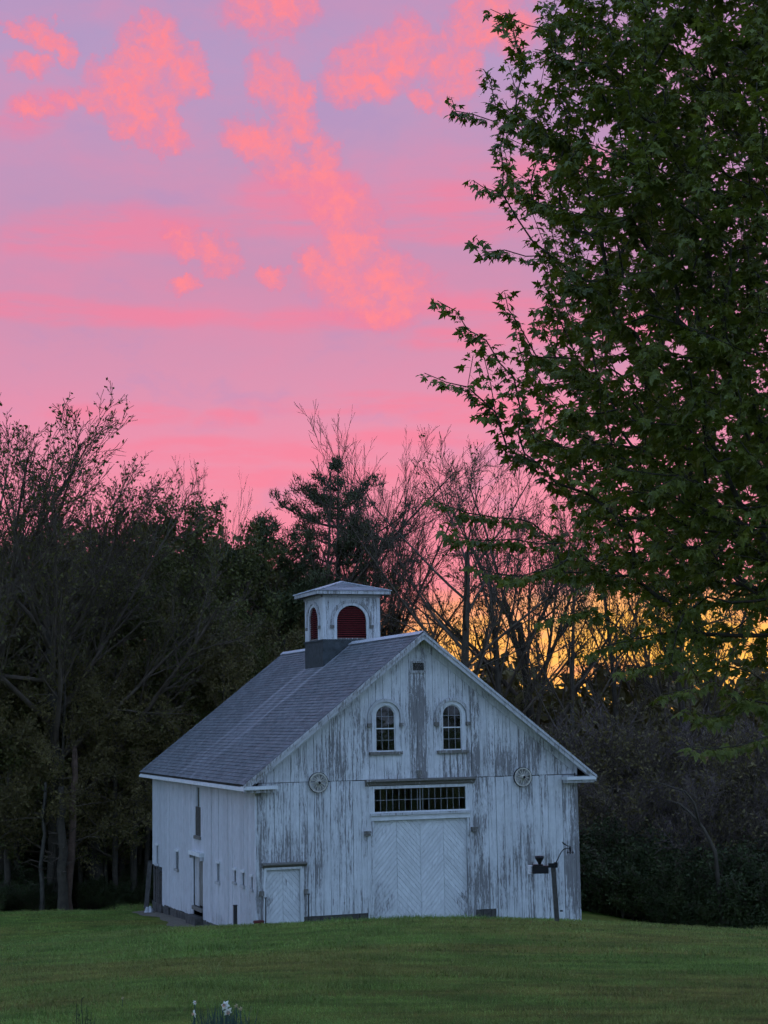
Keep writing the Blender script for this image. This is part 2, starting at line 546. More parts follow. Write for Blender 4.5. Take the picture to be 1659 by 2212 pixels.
M['black'] = mat_plain('black_plastic', (0.010, 0.010, 0.012), 0.5, 0.2, 15)
M['white'] = mat_plain('white_plastic', (0.8, 0.8, 0.8), 0.5, 0.05, 15)
M['post'] = mat_plain('old_post_wood', (0.075, 0.068, 0.06), 0.9, 0.4, 11)
M['dirt'] = mat_plain('gravel_dirt', (0.16, 0.135, 0.105), 0.95, 0.35, 9)
M['stone'] = mat_plain('foundation_stone', (0.085, 0.078, 0.072), 0.95, 0.5, 4)
M['red_pot'] = mat_plain('dark_red_pot', (0.10, 0.018, 0.016), 0.7, 0.3, 9)


def mat_slate():
    m, N = material('slate')
    tc = N.n('ShaderNodeTexCoord').outputs['Object']
    vor = N.n('ShaderNodeTexVoronoi')
    N.put(vor.inputs['Vector'], N.vmath('MULTIPLY', tc, (7.4, 3.6, 7.4)))
    vor.inputs['Scale'].default_value = 1.0
    n = N.noise(tc, 1.3, 5, 0.6)
    n2 = N.noise(tc, 26, 3, 0.6)
    f = N.math('MULTIPLY', N.mapr(n, 0.3, 0.7, 0.78, 1.2, 'LINEAR'), N.mapr(n2, 0.3, 0.7, 0.85, 1.15, 'LINEAR'))
    sepv = N.n('ShaderNodeSeparateXYZ', i_0=vor.outputs['Color'])
    f = N.math('MULTIPLY', f, N.mapr(sepv.outputs[0], 0, 1, 0.80, 1.2, 'LINEAR'))
    c = N.mix(sepv.outputs[1], (0.122, 0.138, 0.150, 1), (0.158, 0.162, 0.168, 1))
    c = N.vmath('SCALE', c, f)
    # pale run-off stains below the two corners of the lead-clad cupola base
    sp = N.n('ShaderNodeSeparateXYZ', i_0=tc)
    wob = N.math('MULTIPLY', N.math('SUBTRACT', N.noise(tc, 1.6, 3), 0.5), 0.5)
    st_ = None
    for y0, w in ((7.5, 0.50), (9.9, 0.45), (8.7, 1.1)):
        a = N.math('ABSOLUTE', N.math('SUBTRACT', N.math('ADD', sp.outputs[1], wob), y0))
        b = N.mapr(a, w, 0.0, 0.0, 0.5 if w > 0.5 else 1.0)
        st_ = b if st_ is None else N.math('MAXIMUM', st_, b)
    fade = N.mapr(sp.outputs[2], 4.4, 8.2, 0.25, 0.85, 'LINEAR')
    st_ = N.math('MULTIPLY', N.math('MULTIPLY', st_, fade), N.mapr(N.noise(N.vmath('MULTIPLY', tc, (1.0, 9.0, 1.0)), 1.0, 4), 0.35, 0.65, 0.35, 1.0))
    c = N.mix(N.math('MULTIPLY', st_, 0.9), c, (0.44, 0.44, 0.47, 1))
    finish(N, c, 0.72, n2, 0.3, 0.2, 0.005)
    return m


M['slate'] = mat_slate()


def mat_glass():
    m, N = material('old_window_glass')
    fr = N.n('ShaderNodeFresnel'); fr.inputs['IOR'].default_value = 1.5
    gl = N.n('ShaderNodeBsdfGlossy'); gl.inputs['Roughness'].default_value = 0.06
    tr = N.n('ShaderNodeBsdfTransparent'); tr.inputs['Color'].default_value = (0.55, 0.58, 0.6, 1)
    tcg = N.n('ShaderNodeTexCoord').outputs['Object']
    bp = N.n('ShaderNodeBump', i_Height=N.noise(tcg, 2.2, 2)); bp.inputs['Strength'].default_value = 0.12; bp.inputs['Distance'].default_value = 0.03
    N.put(gl.inputs['Normal'], bp.outputs[0])
    rnd = N.n('ShaderNodeObjectInfo').outputs['Random']
    dust = N.mapr(N.noise(tcg, 5.0, 3), 0.4, 0.7, 0.0, 0.03)
    fac = N.math('ADD', N.math('MULTIPLY', fr.outputs[0], N.mapr(rnd, 0, 1, 0.4, 1.9, 'LINEAR')), dust)
    mx = N.n('ShaderNodeMixShader', i_0=fac, i_1=tr.outputs[0], i_2=gl.outputs[0])
    N.n('ShaderNodeOutputMaterial', i_Surface=mx.outputs[0])
    return m


M['glass'] = mat_glass()


def mat_leaf(name, c1, c2, scale=3.0, transl=0.25, rough=0.55, spec=0.25):
    m, N = material(name)
    geo = N.n('ShaderNodeTexCoord').outputs['Object']
    n1 = N.noise(geo, scale, 2, 0.5)
    n2 = N.noise(geo, 0.45, 2, 0.5)
    c = N.mix(N.mapr(n1, 0.3, 0.7), (*c1, 1), (*c2, 1))
    c = N.vmath('SCALE', c, N.mapr(n2, 0.3, 0.7, 0.72, 1.25, 'LINEAR'))
    bs = N.n('ShaderNodeBsdfPrincipled')
    N.put(bs.inputs['Base Color'], c)
    bs.inputs['Roughness'].default_value = rough
    bs.inputs['Specular IOR Level'].default_value = spec
    tl = N.n('ShaderNodeBsdfTranslucent')
    N.put(tl.inputs['Color'], N.vmath('MULTIPLY', c, (1.1, 1.25, 0.5)))
    mx = N.n('ShaderNodeMixShader', i_0=transl, i_1=bs.outputs[0], i_2=tl.outputs[0])
    N.n('ShaderNodeOutputMaterial', i_Surface=mx.outputs[0])
    return m


M['maple_leaf'] = mat_leaf('maple_leaf', (0.086, 0.110, 0.016), (0.165, 0.190, 0.031), 9.0, 0.30, 0.42, 0.35)
M['spring_leaf'] = mat_leaf('spring_leaf', (0.095, 0.092, 0.026), (0.125, 0.105, 0.034), 1.5, 0.25)
M['dark_leaf'] = mat_leaf('dark_leaf', (0.088, 0.096, 0.027), (0.132, 0.130, 0.038), 1.2, 0.12)
M['olive_leaf'] = mat_leaf('olive_leaf', (0.118, 0.096, 0.034), (0.155, 0.122, 0.044), 1.2, 0.12)
M['needle'] = mat_leaf('pine_needle', (0.060, 0.074, 0.032), (0.085, 0.096, 0.040), 1.2, 0.05)
M['shrub_leaf'] = mat_leaf('shrub_leaf', (0.038, 0.054, 0.018), (0.058, 0.074, 0.022), 1.2, 0.1)
M['bark'] = mat_plain('grey_bark', (0.066, 0.054, 0.040), 0.95, 0.35, 3)
M['pale_bark'] = mat_plain('pale_birch_bark', (0.075, 0.066, 0.052), 0.9, 0.45, 3)
M['maple_bark'] = mat_plain('maple_bark', (0.050, 0.042, 0.030), 0.95, 0.3, 6)
M['twig'] = mat_plain('bare_twig', (0.105, 0.080, 0.058), 0.95, 0.3, 2)
M['mauve_twig'] = mat_plain('mauve_twig', (0.135, 0.102, 0.092), 0.95, 0.3, 1.2)
M['snag'] = mat_plain('broken_trunk_wood', (0.115, 0.072, 0.052), 0.95, 0.35, 4)


def mat_lawn():
    m, N = material('lawn')
    tc = N.n('ShaderNodeTexCoord').outputs['Object']
    rot = N.n('ShaderNodeMapping', vector_type='POINT')
    N.put(rot.inputs['Vector'], tc); rot.inputs['Rotation'].default_value = (0, 0, YAW)
    p = rot.outputs[0]
    n1 = N.noise(N.vmath('MULTIPLY', p, (0.16, 0.40, 0.3)), 1.0, 4, 0.55)
    n2 = N.noise(N.vmath('MULTIPLY', p, (0.9, 2.6, 1.0)), 1.0, 5, 0.6)
    n3 = N.noise(tc, 22, 3, 0.6)
    c = N.mix(N.mapr(n1, 0.38, 0.64), (0.080, 0.130, 0.020, 1), (0.120, 0.120, 0.022, 1))
    c = N.vmath('SCALE', c, N.mapr(n2, 0.3, 0.7, 0.55, 1.45, 'LINEAR'))
    c = N.vmath('SCALE', c, N.mapr(n3, 0.3, 0.7, 0.8, 1.2, 'LINEAR'))
    finish(N, c, 0.95, n3, 0.1, 0.4, 0.02)
    return m


M['lawn'] = mat_lawn()
M['forest_floor'] = mat_plain('forest_floor', (0.034, 0.028, 0.016), 0.95, 0.5, 1.5)


# ------------------------------------------------------------------ ground
def grid_mesh(name, ss, tt, zf, smooth=True):
    S, T = np.meshgrid(ss, tt, indexing='ij')
    Z = zf(S, T)
    X, Y = xy(S, T)
    V = np.stack([X, Y, Z], -1).reshape(-1, 3)
    n, m = len(ss), len(tt)
    i = np.arange(n - 1)[:, None] * m + np.arange(m - 1)[None, :]
    F = np.stack([i, i + 1, i + m + 1, i + m], -1).reshape(-1, 4)[:, ::-1]
    return mesh_np(name, V, F, smooth)


_ss = np.concatenate([np.linspace(-400, -30, 12)[:-1], np.linspace(-30, 10, 21)[:-1], np.linspace(10, 90, 161)[:-1], np.linspace(90, 200, 56)[:-1], np.linspace(200, 1500, 20)])
_tt = np.concatenate([np.linspace(-1200, -100, 14)[:-1], np.linspace(-100, -25, 31)[:-1], np.linspace(-25, 25, 101)[:-1], np.linspace(25, 100, 31)[:-1], np.linspace(100, 1200, 14)])
o = obj('lawn', grid_mesh('lawn', _ss, _tt, height_st), M['lawn'])
o['kind'] = 'structure'


def wood_edge(t):
    """distance along the heading at which the lawn ends and the wood begins"""
    return np.interp(t, [-80, -22, -17, -11, -6, 2, 7, 9, 14, 25, 80], [74, 78.5, 80.5, 83.0, 85, 84, 76, 71, 67.5, 64, 56])


_wt = np.linspace(-90, 90, 121)
_wa = np.linspace(0, 1, 60) ** 1.6
_T = np.repeat(_wt[None, :], 60, 0)
_S = wood_edge(_T) + 0.5 * np.sin(_T * 1.3) + 0.3 * np.sin(_T * 3.1 + 1) + _wa[:, None] * 150
_X, _Y = xy(_S, _T)
_V = np.stack([_X, _Y, height_st(_S, _T) + 0.03], -1).reshape(-1, 3)
_i = np.arange(59)[:, None] * 121 + np.arange(120)[None, :]
o = obj('forest_floor', mesh_np('forest_floor', _V, np.stack([_i, _i + 1, _i + 122, _i + 121], -1).reshape(-1, 4)[:, ::-1], True), M['forest_floor'])
o['kind'] = 'structure'

# bare strip of gravel along the side of the barn
_yy = np.linspace(1.5, 18.6, 36); _ww = np.linspace(0, 1, 7)
_V = []
for y in _yy:
    w = 0.85 + 0.18 * math.sin(y * 0.9) + 0.12 * math.sin(y * 2.3) - max(0, y - 16.5) * 0.3
    for a in _ww:
        x = -5.9 - a * (w + 0.1)
        _V.append((x, y, float(ground(x, y)) + 0.035 - 0.02 * a))
_i = np.arange(35)[:, None] * 7 + np.arange(6)[None, :]
o = obj('gravel_path', mesh_np('gravel_path', _V, np.stack([_i, _i + 1, _i + 8, _i + 7], -1).reshape(-1, 4), True), M['dirt'])
o['kind'] = 'structure'

# ------------------------------------------------------------------ barn
ZB = -1.35
BW, BL = 6.0, 17.1                      # half width, length
ZR, SL = 9.22, 0.7829                   # ridge height, roof slope
barn = thing('barn', 'weathered white wooden barn with cupola and chevron-planked doors', 'barn', (0, 0, ZB))
CXF = -0.07                             # centre line of the doors and windows


def part(name, mb, mat, parent=barn, smooth=False, label=None):
    o = obj(name, mb.mesh(name, smooth), mat, parent)
    if label:
        o['label'] = label
    return o


def clip_gable(poly, top):
    poly = clip_half(poly, SL, 1, top)
    return clip_half(poly, -SL, 1, top) if len(poly) > 2 else poly


def rect(a0, a1, b0, b1):
    return [(a0, b0), (a1, b0), (a1, b1), (a0, b1)]


WLX, WRX = CXF - 1.25, CXF + 1.25
f_open = [(-5.64, -4.46, ZB - 1, 1.24), (CXF - 1.74, CXF + 1.74, ZB - 1, 2.74), (CXF - 1.72, CXF + 1.72, 3.02, 3.83),
          (WLX - 0.37, WLX + 0.37, 5.08, 6.70), (WRX - 0.37, WRX + 0.37, 5.08, 6.70)]


def cut_rects(r, opens):
    """a rectangle minus openings, as rectangles"""
    out = [r]
    for (ox0, ox1, oz0, oz1) in opens:
        nxt = []
        for (x0, x1, z0, z1) in out:
            if ox1 <= x0 or ox0 >= x1 or oz1 <= z0 or oz0 >= z1:
                nxt.append((x0, x1, z0, z1)); continue
            if ox0 > x0: nxt.append((x0, ox0, z0, z1))
            if ox1 < x1: nxt.append((ox1, x1, z0, z1))
            a, b = max(x0, ox0), min(x1, ox1)
            if oz0 > z0: nxt.append((a, b, z0, oz0))
            if oz1 < z1: nxt.append((a, b, oz1, z1))
        out = nxt
    return [q for q in out if q[1] - q[0] > 0.004 and q[3] - q[2] > 0.004]


def comps(rs):
    """group touching rectangles"""
    groups = []
    for r in rs:
        hit = [g for g in groups if any(min(r[1], q[1]) - max(r[0], q[0]) >= -1e-6 and min(r[3], q[3]) - max(r[2], q[2]) >= -1e-6 for q in g)]
        new = [r] + [q for g in hit for q in g]
        groups = [g for g in groups if g not in hit] + [new]
    return groups


# front wall: sheathing with openings, boards nailed over it
mb = MB()
for q in cut_rects((-BW + 0.03, BW - 0.03, ZB, 9.0), f_open):
    p = clip_gable(rect(*q), ZR - 0.13)
    if len(p) > 2:
        mb.prism(p, 0.040, 0.06)
front_wall = part('front_wall', mb, M['sheath'])
edges = [-BW + 0.10]
while edges[-1] < BW - 0.42:
    edges.append(edges[-1] + random.uniform(0.255, 0.345))
edges[-1] = BW - 0.10
bot_cut = [(-4.33, -2.02, ZB - 1, -0.36), (1.94, 2.72, ZB - 1, -0.46)]
for x0, x1 in zip(edges[:-1], edges[1:]):
    g0 = random.uniform(0.003, 0.010); g1 = random.uniform(0.003, 0.010)
    for lo, hi in ((ZB, 4.115 + random.uniform(-.01, .01)), (4.14, 9.2)):
        yf = random.uniform(-0.007, 0.006)
        for grp in comps(cut_rects((x0 + g0, x1 - g1, lo, hi), f_open + bot_cut)):
            mb = MB()
            for q in grp:
                p = clip_gable(rect(*q), ZR - 0.10)
                if len(p) > 2:
                    mb.prism(p, yf, 0.034)
            if mb.V:
                part('board', mb, M['front'], front_wall)
# corner boards
for s_ in (-1, 1):
    part('corner_board', MB().box(s_ * BW - (0.0 if s_ < 0 else 0.13), s_ * BW + (0.13 if s_ < 0 else 0.0), -0.028, 0.036, ZB, 4.05), M['front'], front_wall)
# exposed dark planks under the raised lower edge of the siding
for (x0, x1, zt) in ((-4.33, -2.02, -0.36), (1.94, 2.72, -0.46)):
    x = x0
    while x < x1 - 0.05:
        w = min(random.uniform(0.22, 0.34), x1 - x)
        part('base_plank', MB().box(x + 0.008, x + w - 0.008, 0.002 + random.uniform(0, .01), 0.036, ZB, zt - 0.004 - random.uniform(0, .03)), M['dark_wood'], front_wall)
        x += w


def arch(cx, zs, r, zb, n=14, half=None):
    """outline over an arch: bottom left, up, round, down to bottom right"""
    pts = [(cx - r, zb)]
    for i in range(n + 1):
        a = math.pi * (1 - i / n)
        pts.append((cx + r * math.cos(a), zs + r * math.sin(a)))
    pts.append((cx + r, zb))
    return pts


def ring(mb, inner, outer, y0, y1, closed=False):
    n = len(inner); b = len(mb.V)
    for y in (y0, y1):
        for p in inner: mb.V.append((p[0], y, p[1]))
        for p in outer: mb.V.append((p[0], y, p[1]))
    I0, O0, I1, O1 = b, b + n, b + 2 * n, b + 3 * n
    for i in range(n if closed else n - 1):
        j = (i + 1) % n
        mb.F += [(I0 + i, I0 + j, O0 + j, O0 + i), (I1 + i, O1 + i, O1 + j, I1 + j), (I0 + i, I1 + i, I1 + j, I0 + j), (O0 + i, O0 + j, O1 + j, O1 + i)]
    if not closed:
        mb.F += [(I0, O0, O1, I1), (I0 + n - 1, I1 + n - 1, O1 + n - 1, O0 + n - 1)]
    return mb


def clip_poly(poly, clip):
    """convex clip outline, anticlockwise in (x, z)"""
    for i in range(len(clip)):
        (x0, z0), (x1, z1) = clip[i], clip[(i + 1) % len(clip)]
        a, b = (z1 - z0), -(x1 - x0)
        poly = clip_half(poly, a, b, a * x0 + b * z0)
        if len(poly) < 3:
            return []
    return poly


# two round-headed windows
for cx, side in ((WLX, 'left'), (WRX, 'right')):
    R0, ZS, Z0 = 0.365, 6.325, 5.09
    frame = ring(MB(), arch(cx, ZS, R0, Z0), arch(cx, ZS, R0 + 0.135, Z0), -0.04, 0.035)
    win = part('arched_window', frame, M['trim'], label='round-headed window %s of the worn centre strip' % side)
    part('hood_mould', ring(MB(), arch(cx, 6.27, 0.545, 6.08), arch(cx, 6.27, 0.655, 6.08), -0.10, -0.008), M['worn_trim'], win)
    for s_ in (-1, 1):
        part('corbel', MB().box(cx + s_ * 0.60 - 0.075, cx + s_ * 0.60 + 0.075, -0.13, -0.009, 5.945, 6.078), M['cornice'], win)
    part('sill', MB().box(cx - 0.60, cx + 0.60, -0.11, 0.03, 4.985, 5.088), M['cornice'], win)
    glassline = list(reversed(arch(cx, ZS, R0 - 0.002, Z0)))
    sash = ring(MB(), arch(cx, ZS, R0 - 0.035, Z0 + 0.04), arch(cx, ZS, R0 - 0.004, Z0 + 0.003), 0.002, 0.034)
    part('sash', sash, M['trim'], win)
    part('bottom_rail', MB().box(cx - R0 + 0.036, cx + R0 - 0.036, 0.0, 0.033, Z0 + 0.002, Z0 + 0.042), M['bright'], win)
    xs = [cx - R0 + 0.03, cx - R0 / 3, cx + R0 / 3, cx + R0 - 0.03]
    zs = [Z0 + 0.04, 5.485, 5.89, 6.305, 6.70]
    for xm in xs[1:3]:
        part('muntin', MB().box(xm - 0.009, xm + 0.009, 0.006, 0.03, zs[0], ZS + math.sqrt(R0**2 - (xm - cx)**2) - 0.02), M['muntin'], win)
    for zm in (zs[1], zs[3]):
        part('muntin', MB().box(cx - R0 + 0.035, cx + R0 - 0.035, 0.0075, 0.0285, zm - 0.008, zm + 0.008), M['muntin'], win)
    part('meeting_rail', MB().box(cx - R0 + 0.034, cx + R0 - 0.034, -0.004, 0.031, 5.868, 5.908), M['bright'], win)
    for i in range(3):
        for j in range(4):
            p = clip_poly(rect(xs[i], xs[i + 1], zs[j], zs[j + 1]), glassline)
            if len(p) > 2:
                part('pane', MB().prism(p, 0.017, 0.0205), M['glass'], win)
# small framed vent high in the gable
vent = part('gable_vent', ring(MB(), rect(CXF - 0.20, CXF + 0.22, 7.89, 8.16), rect(CXF - 0.28, CXF + 0.30, 7.81, 8.22), -0.045, -0.009, True), M['worn_trim'])
for i in range(5):
    z = 7.90 + i * 0.053
    part('slat', MB().prism([(-0.034, z), (-0.010, z + 0.045), (-0.010, z + 0.052), (-0.034, z + 0.010)], CXF - 0.199, CXF + 0.219, 'yz'), M['dark_wood'], vent)
# iron bracket over the cornice
part('bracket', MB().box(CXF - 0.12, CXF + 0.03, -0.15, -0.0095, 4.17, 4.42), M['cornice'])

# transom window over the main door
TX0, TX1, TZ0, TZ1 = CXF - 1.70, CXF + 1.70, 3.035, 3.815
tr = part('transom_window', ring(MB(), rect(TX0, TX1, TZ0, TZ1), rect(TX0 - 0.14, TX1 + 0.14, TZ0 - 0.05, TZ1 + 0.10), -0.04, 0.036, True), M['trim'])
part('cornice', MB().prism([(-0.05, 3.917), (-0.10, 3.945), (-0.13, 4.02), (-0.24, 4.075), (-0.24, 4.125), (-0.009, 4.15), (-0.009, 3.917)], CXF - 2.03, CXF + 2.03, 'yz'), M['cornice'], tr)
part('sill', MB().box(TX0 - 0.17, TX1 + 0.17, -0.12, 0.03, 2.905, 2.982), M['worn_trim'], tr)
cw = 0.228
cols = [TX0 + 0.004 + i * cw for i in range(8)] + [CXF, ] + [TX1 - 0.004 - i * cw for i in range(7, -1, -1)]
for i, xm in enumerate(cols):
    w = 0.014 if i == 8 else 0.0075
    if 0 < i < len(cols) - 1:
        part('muntin', MB().box(xm - w, xm + w, 0.004, 0.03, TZ0 + 0.002, TZ1 - 0.002), M['muntin'], tr)
part('muntin', MB().box(TX0 + 0.002, TX1 - 0.002, 0.0055, 0.0285, 3.417, 3.433), M['muntin'], tr)
for i in range(len(cols) - 1):
    for z0, z1 in ((TZ0 + 0.001, 3.425), (3.425, TZ1 - 0.001)):
        part('pane', MB().box(cols[i] + 0.001, cols[i + 1] - 0.001, 0.016, 0.0195, z0 + 0.001, z1 - 0.001), M['glass'], tr)


def chevron_door(name, xs, zb, zt, y0, dirs, label):
    """plank-faced door: columns of slanting planks on a backing panel"""
    d = part(name, MB().box(xs[0] + 0.004, xs[-1] - 0.004, y0 + 0.022, y0 + 0.06, zb, zt), M['sheath'], label=label)
    k, dz = 1.12, 0.198
    for c, dr in enumerate(dirs):
        xa, xb = xs[c] + 0.005, xs[c + 1] - 0.005
        z = zb - (xb - xa) * k - 0.3 + random.uniform(0, 0.1)
        while z < zt + (xb - xa) * k:
            w = dz * random.uniform(0.9, 1.1)
            za, zb_ = (z, z + k * (xb - xa)) if dr > 0 else (z + k * (xb - xa), z)
            p = [(xa, za + 0.006), (xb, zb_ + 0.006), (xb, zb_ + w - 0.006), (xa, za + w - 0.006)]
            p = clip_half(clip_half(p, 0, 1, zt), 0, -1, -zb)
            if len(p) > 2:
                yf = y0 + random.uniform(-0.006, 0.004)
                part('plank', MB().prism(p, yf, y0 + 0.0215), M['door'], d)
            z += w
    return d


# main double door, set back in its frame
X0, X1 = CXF - 1.735, CXF + 1.735
q = (X1 - X0) / 4
md = chevron_door('main_door', [X0, X0 + q, X0 + 2 * q, X0 + 3 * q, X1], ZB + 0.05, 2.725, 0.075, (1, -1, 1, -1), 'wide white double door of chevron planks')
for xm in (X0 + q, X0 + 3 * q):
    pass
part('door_head', MB().box(CXF - 1.84, CXF + 1.84, -0.06, 0.07, 2.735, 2.903), M['bright'])
for s_ in (-1, 1):
    xc = CXF + s_ * 1.735
    part('door_jamb', MB().box(min(xc, xc + s_ * 0.105), max(xc, xc + s_ * 0.105), -0.045, 0.12, ZB, 2.734), M['front'])
    xo = xc + s_ * 0.106
    part('door_pilaster', MB().box(min(xo, xo + s_ * 0.13), max(xo, xo + s_ * 0.13), -0.028, 0.036, ZB, 3.9), M['front'])
    xm = CXF + s_ * 1.985
    cb = part('corbel', MB().box(xm - 0.11, xm + 0.11, -0.15, -0.029, 2.34, 2.40), M['cornice'])
    part('corbel', MB().box(xm - 0.10, xm + 0.10, -0.12, -0.0292, 2.24, 2.315), M['cornice'])
# small side door
sd = chevron_door('small_door', [-5.635, -5.05, -4.465], ZB + 0.05, 1.235, 0.07, (1, -1), 'narrow white door of chevron planks')
part('door_head', MB().box(-5.72, -4.40, -0.055, 0.06, 1.243, 1.318), M['bright'])
part('cornice', MB().prism([(-0.05, 1.319), (-0.11, 1.35), (-0.20, 1.41), (-0.20, 1.445), (-0.009, 1.475), (-0.009, 1.319)], -5.80, -4.26, 'yz'), M['cornice'])
for s_, xc in ((-1, -5.635), (1, -4.465)):
    part('door_jamb', MB().box(min(xc, xc + s_ * 0.115), max(xc, xc + s_ * 0.115), -0.045, 0.115, ZB, 1.242), M['trim'])
    xm = xc + s_ * 0.19
    part('corbel', MB().box(xm - 0.075, xm + 0.075, -0.10, -0.0105, 0.40, 0.56), M['cornice'])

# left side wall
s_open = [(8.06, 8.95, 1.88, 3.72), (7.70, 9.36, ZB - 1, 1.12), (11.9, 12.45, 0.36, 1.04), (5.05, 5.5, 0.43, 1.09), (2.68, 2.98, 0.64, 1.04), (1.52, 1.86, 0.62, 1.05), (15.75, 16.3, 0.28, 1.04),
          (0.42, 0.66, 0.60, 1.0), (15.12, 17.2, ZB - 2, 0.18)]
mb = MB()
for q4 in cut_rects((0.035, BL - 0.03, ZB - 0.5, 4.3), s_open):
    mb.prism(rect(*q4), -5.96, -5.94, 'yz')
side_wall = part('side_wall', mb, M['sheath'])
y = 0.11
while y < BL - 0.02:
    w = random.uniform(0.235, 0.315)
    y1 = min(y + w, BL)
    zb = -1.12 - 0.018 * max(0, y - 3) + random.uniform(-0.05, 0.05)
    xf = -6.0 + random.uniform(-0.006, 0.006)
    for grp in comps(cut_rects((y + random.uniform(.003, .010), y1 - random.uniform(.003, .010) - (0.035 if abs(y1 - 6.4) < 0.16 else 0), zb, 4.25), s_open)):
        mb = MB()
        for q4 in grp:
            mb.prism(rect(*q4), xf, -5.966, 'yz')
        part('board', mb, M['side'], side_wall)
    y = y1
part('corner_board', MB().box(-6.03, -5.964, -0.026, 0.105, ZB, 4.05), M['side'], side_wall)
# dark rotten boards at the far end
y = 15.13
while y < 17.1:
    w = random.uniform(0.16, 0.30)
    part('rotten_board', MB().box(-5.985 + random.uniform(0, .05), -5.945, y + .01, min(y + w - .02, 17.1), ZB - .5, 0.16 - random.uniform(0, .25)), M['dark_wood'], side_wall)
    y += w
mb = MB()
mb.beam((-6.25, 17.2, -1.7), (-6.02, 17.45, 0.30), 0.22, 0.03)
part('leaning_plank', mb, M['dark_wood'], side_wall)
# stone footing
mb = MB()
y = 1.0
while y < 17.0:
    w = random.uniform(0.45, 0.9)
    part('footing_stone', MB().prism([(y + .01, -2.2), (y + w - .01, -2.2), (y + w - random.uniform(.01, .05), -1.10 - 0.018 * max(0, y - 3)), (y + random.uniform(.01, .05), -1.12 - 0.018 * max(0, y - 3))],
                                     -5.99 - random.uniform(0, .08), -5.70, 'yz'), M['stone'], side_wall)
    y += w


def side_frame(mb, y0, y1, z0, z1, w, x0=-6.03, x1=-5.97):
    for q4 in ((y0 - w, y0, z0, z1), (y1, y1 + w, z0, z1), (y0 - w, y1 + w, z1, z1 + w)):
        mb.prism(rect(*q4), x0, x1, 'yz')
    return mb


for i, (y0, y1, z0, z1) in enumerate([s_open[k] for k in (2, 3, 4, 5, 6, 7)]):
    w_ = part('stable_window', MB().prism(rect(y0, y1, z0, z1), -5.955, -5.951, 'yz'), M['glass'], label=None)
    part('sill', MB().box(-6.07, -5.965, y0 - 0.07, y1 + 0.07, z0 - 0.09, z0), M['worn_trim'], w_)
    part('lintel', MB().box(-6.05, -5.966, y0 - 0.06, y1 + 0.06, z1, z1 + 0.08), M['bright'], w_)
    part('muntin', MB().box(-5.972, -5.957, (y0 + y1) / 2 - 0.015, (y0 + y1) / 2 + 0.015, z0 + .001, z1 - .001), M['trim'], w_)
y0, y1, z0, z1 = s_open[0]
lw = part('loft_shutter', MB().prism(rect(y0 + .005, y1 - .005, z0 + .005, 2.98), -5.99, -5.962, 'yz'), M['post'], label='tall dark shutter of the loft opening')
part('upper_pane', MB().prism(rect(y0 + .18, y1 - .12, 2.99, z1 - .01), -5.958, -5.953, 'yz'), M['glass'], lw)
part('jamb', MB().box(-6.02, -5.955, y0 + .002, y0 + .11, 2.985, z1 - .002), M['bright'], lw)
part('jamb', MB().box(-5.995, -5.955, y1 - .17, y1 - .002, 2.985, z1 - .002), M['side'], lw)
part('sill', MB().box(-6.07, -5.965, y0 - .05, y1 + .05, z0 - .12, z0 - .002), M['cornice'], lw)
y0, y1, z0, z1 = s_open[1]
sdr = part('side_door', MB().box(-5.935, -5.90, 8.60, y1 - .01, -0.78, z1 - .005), M['worn_trim'], label='grey side door standing a little apart')
part('door_leaf', MB().box(-5.94, -5.905, y0 + .01, 8.50, -0.72, z1 - .005), M['cornice'], sdr)
part('door_hood', MB().prism([(-6.005, z1), (-6.22, z1 + .02), (-6.22, z1 + .07), (-6.005, z1 + .22)], y0 - .10, y1 + .10, 'xz') if False else MB().box(-6.17, -6.008, y0 - .12, y1 + .12, z1 + .02, z1 + .17), M['bright'], sdr)
for yy in (y0 - 0.06, y1 + 0.06):
    part('corbel', MB().box(-6.13, -6.009, yy - .055, yy + .055, z1 - .12, z1 + .015), M['worn_trim'], sdr)
part('step', MB().box(-6.30, -5.99, y0 + .05, y1 - .05, -1.5, -1.12), M['stone'], sdr)
part('threshold', MB().box(-6.07, -5.96, y0 + .03, y1 - .03, -0.93, -0.80), M['cornice'], sdr)

# walls away from the camera
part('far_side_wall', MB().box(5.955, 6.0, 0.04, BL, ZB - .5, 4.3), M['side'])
mb = MB()
mb.prism([(-5.93, ZB - .5), (5.95, ZB - .5), (5.95, 4.25), (0, 8.95), (-5.93, 4.25)], BL - 0.05, BL)
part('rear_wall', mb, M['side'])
part('barn_floor', MB().box(-5.93, 5.95, 0.12, BL - .06, ZB + 0.03, ZB + 0.12), M['sheath'])

# roof
OV = 6.50
zt = lambda x: ZR - SL * abs(x)
YF, YB = -0.46, BL + 0.25
mb = MB()
mb.prism([(-OV, zt(OV) - 0.10), (0, ZR - 0.12), (OV, zt(OV) - 0.10), (OV, zt(OV) - 0.02), (0, ZR - 0.02), (-OV, zt(OV) - 0.02)], YF, YB)
roof = part('roof', mb, M['sheath'])
slope_len = OV * math.sqrt(1 + SL * SL)
NCOURSE = 47
expo = slope_len / NCOURSE
cs, sn = 1 / math.sqrt(1 + SL * SL), SL / math.sqrt(1 + SL * SL)


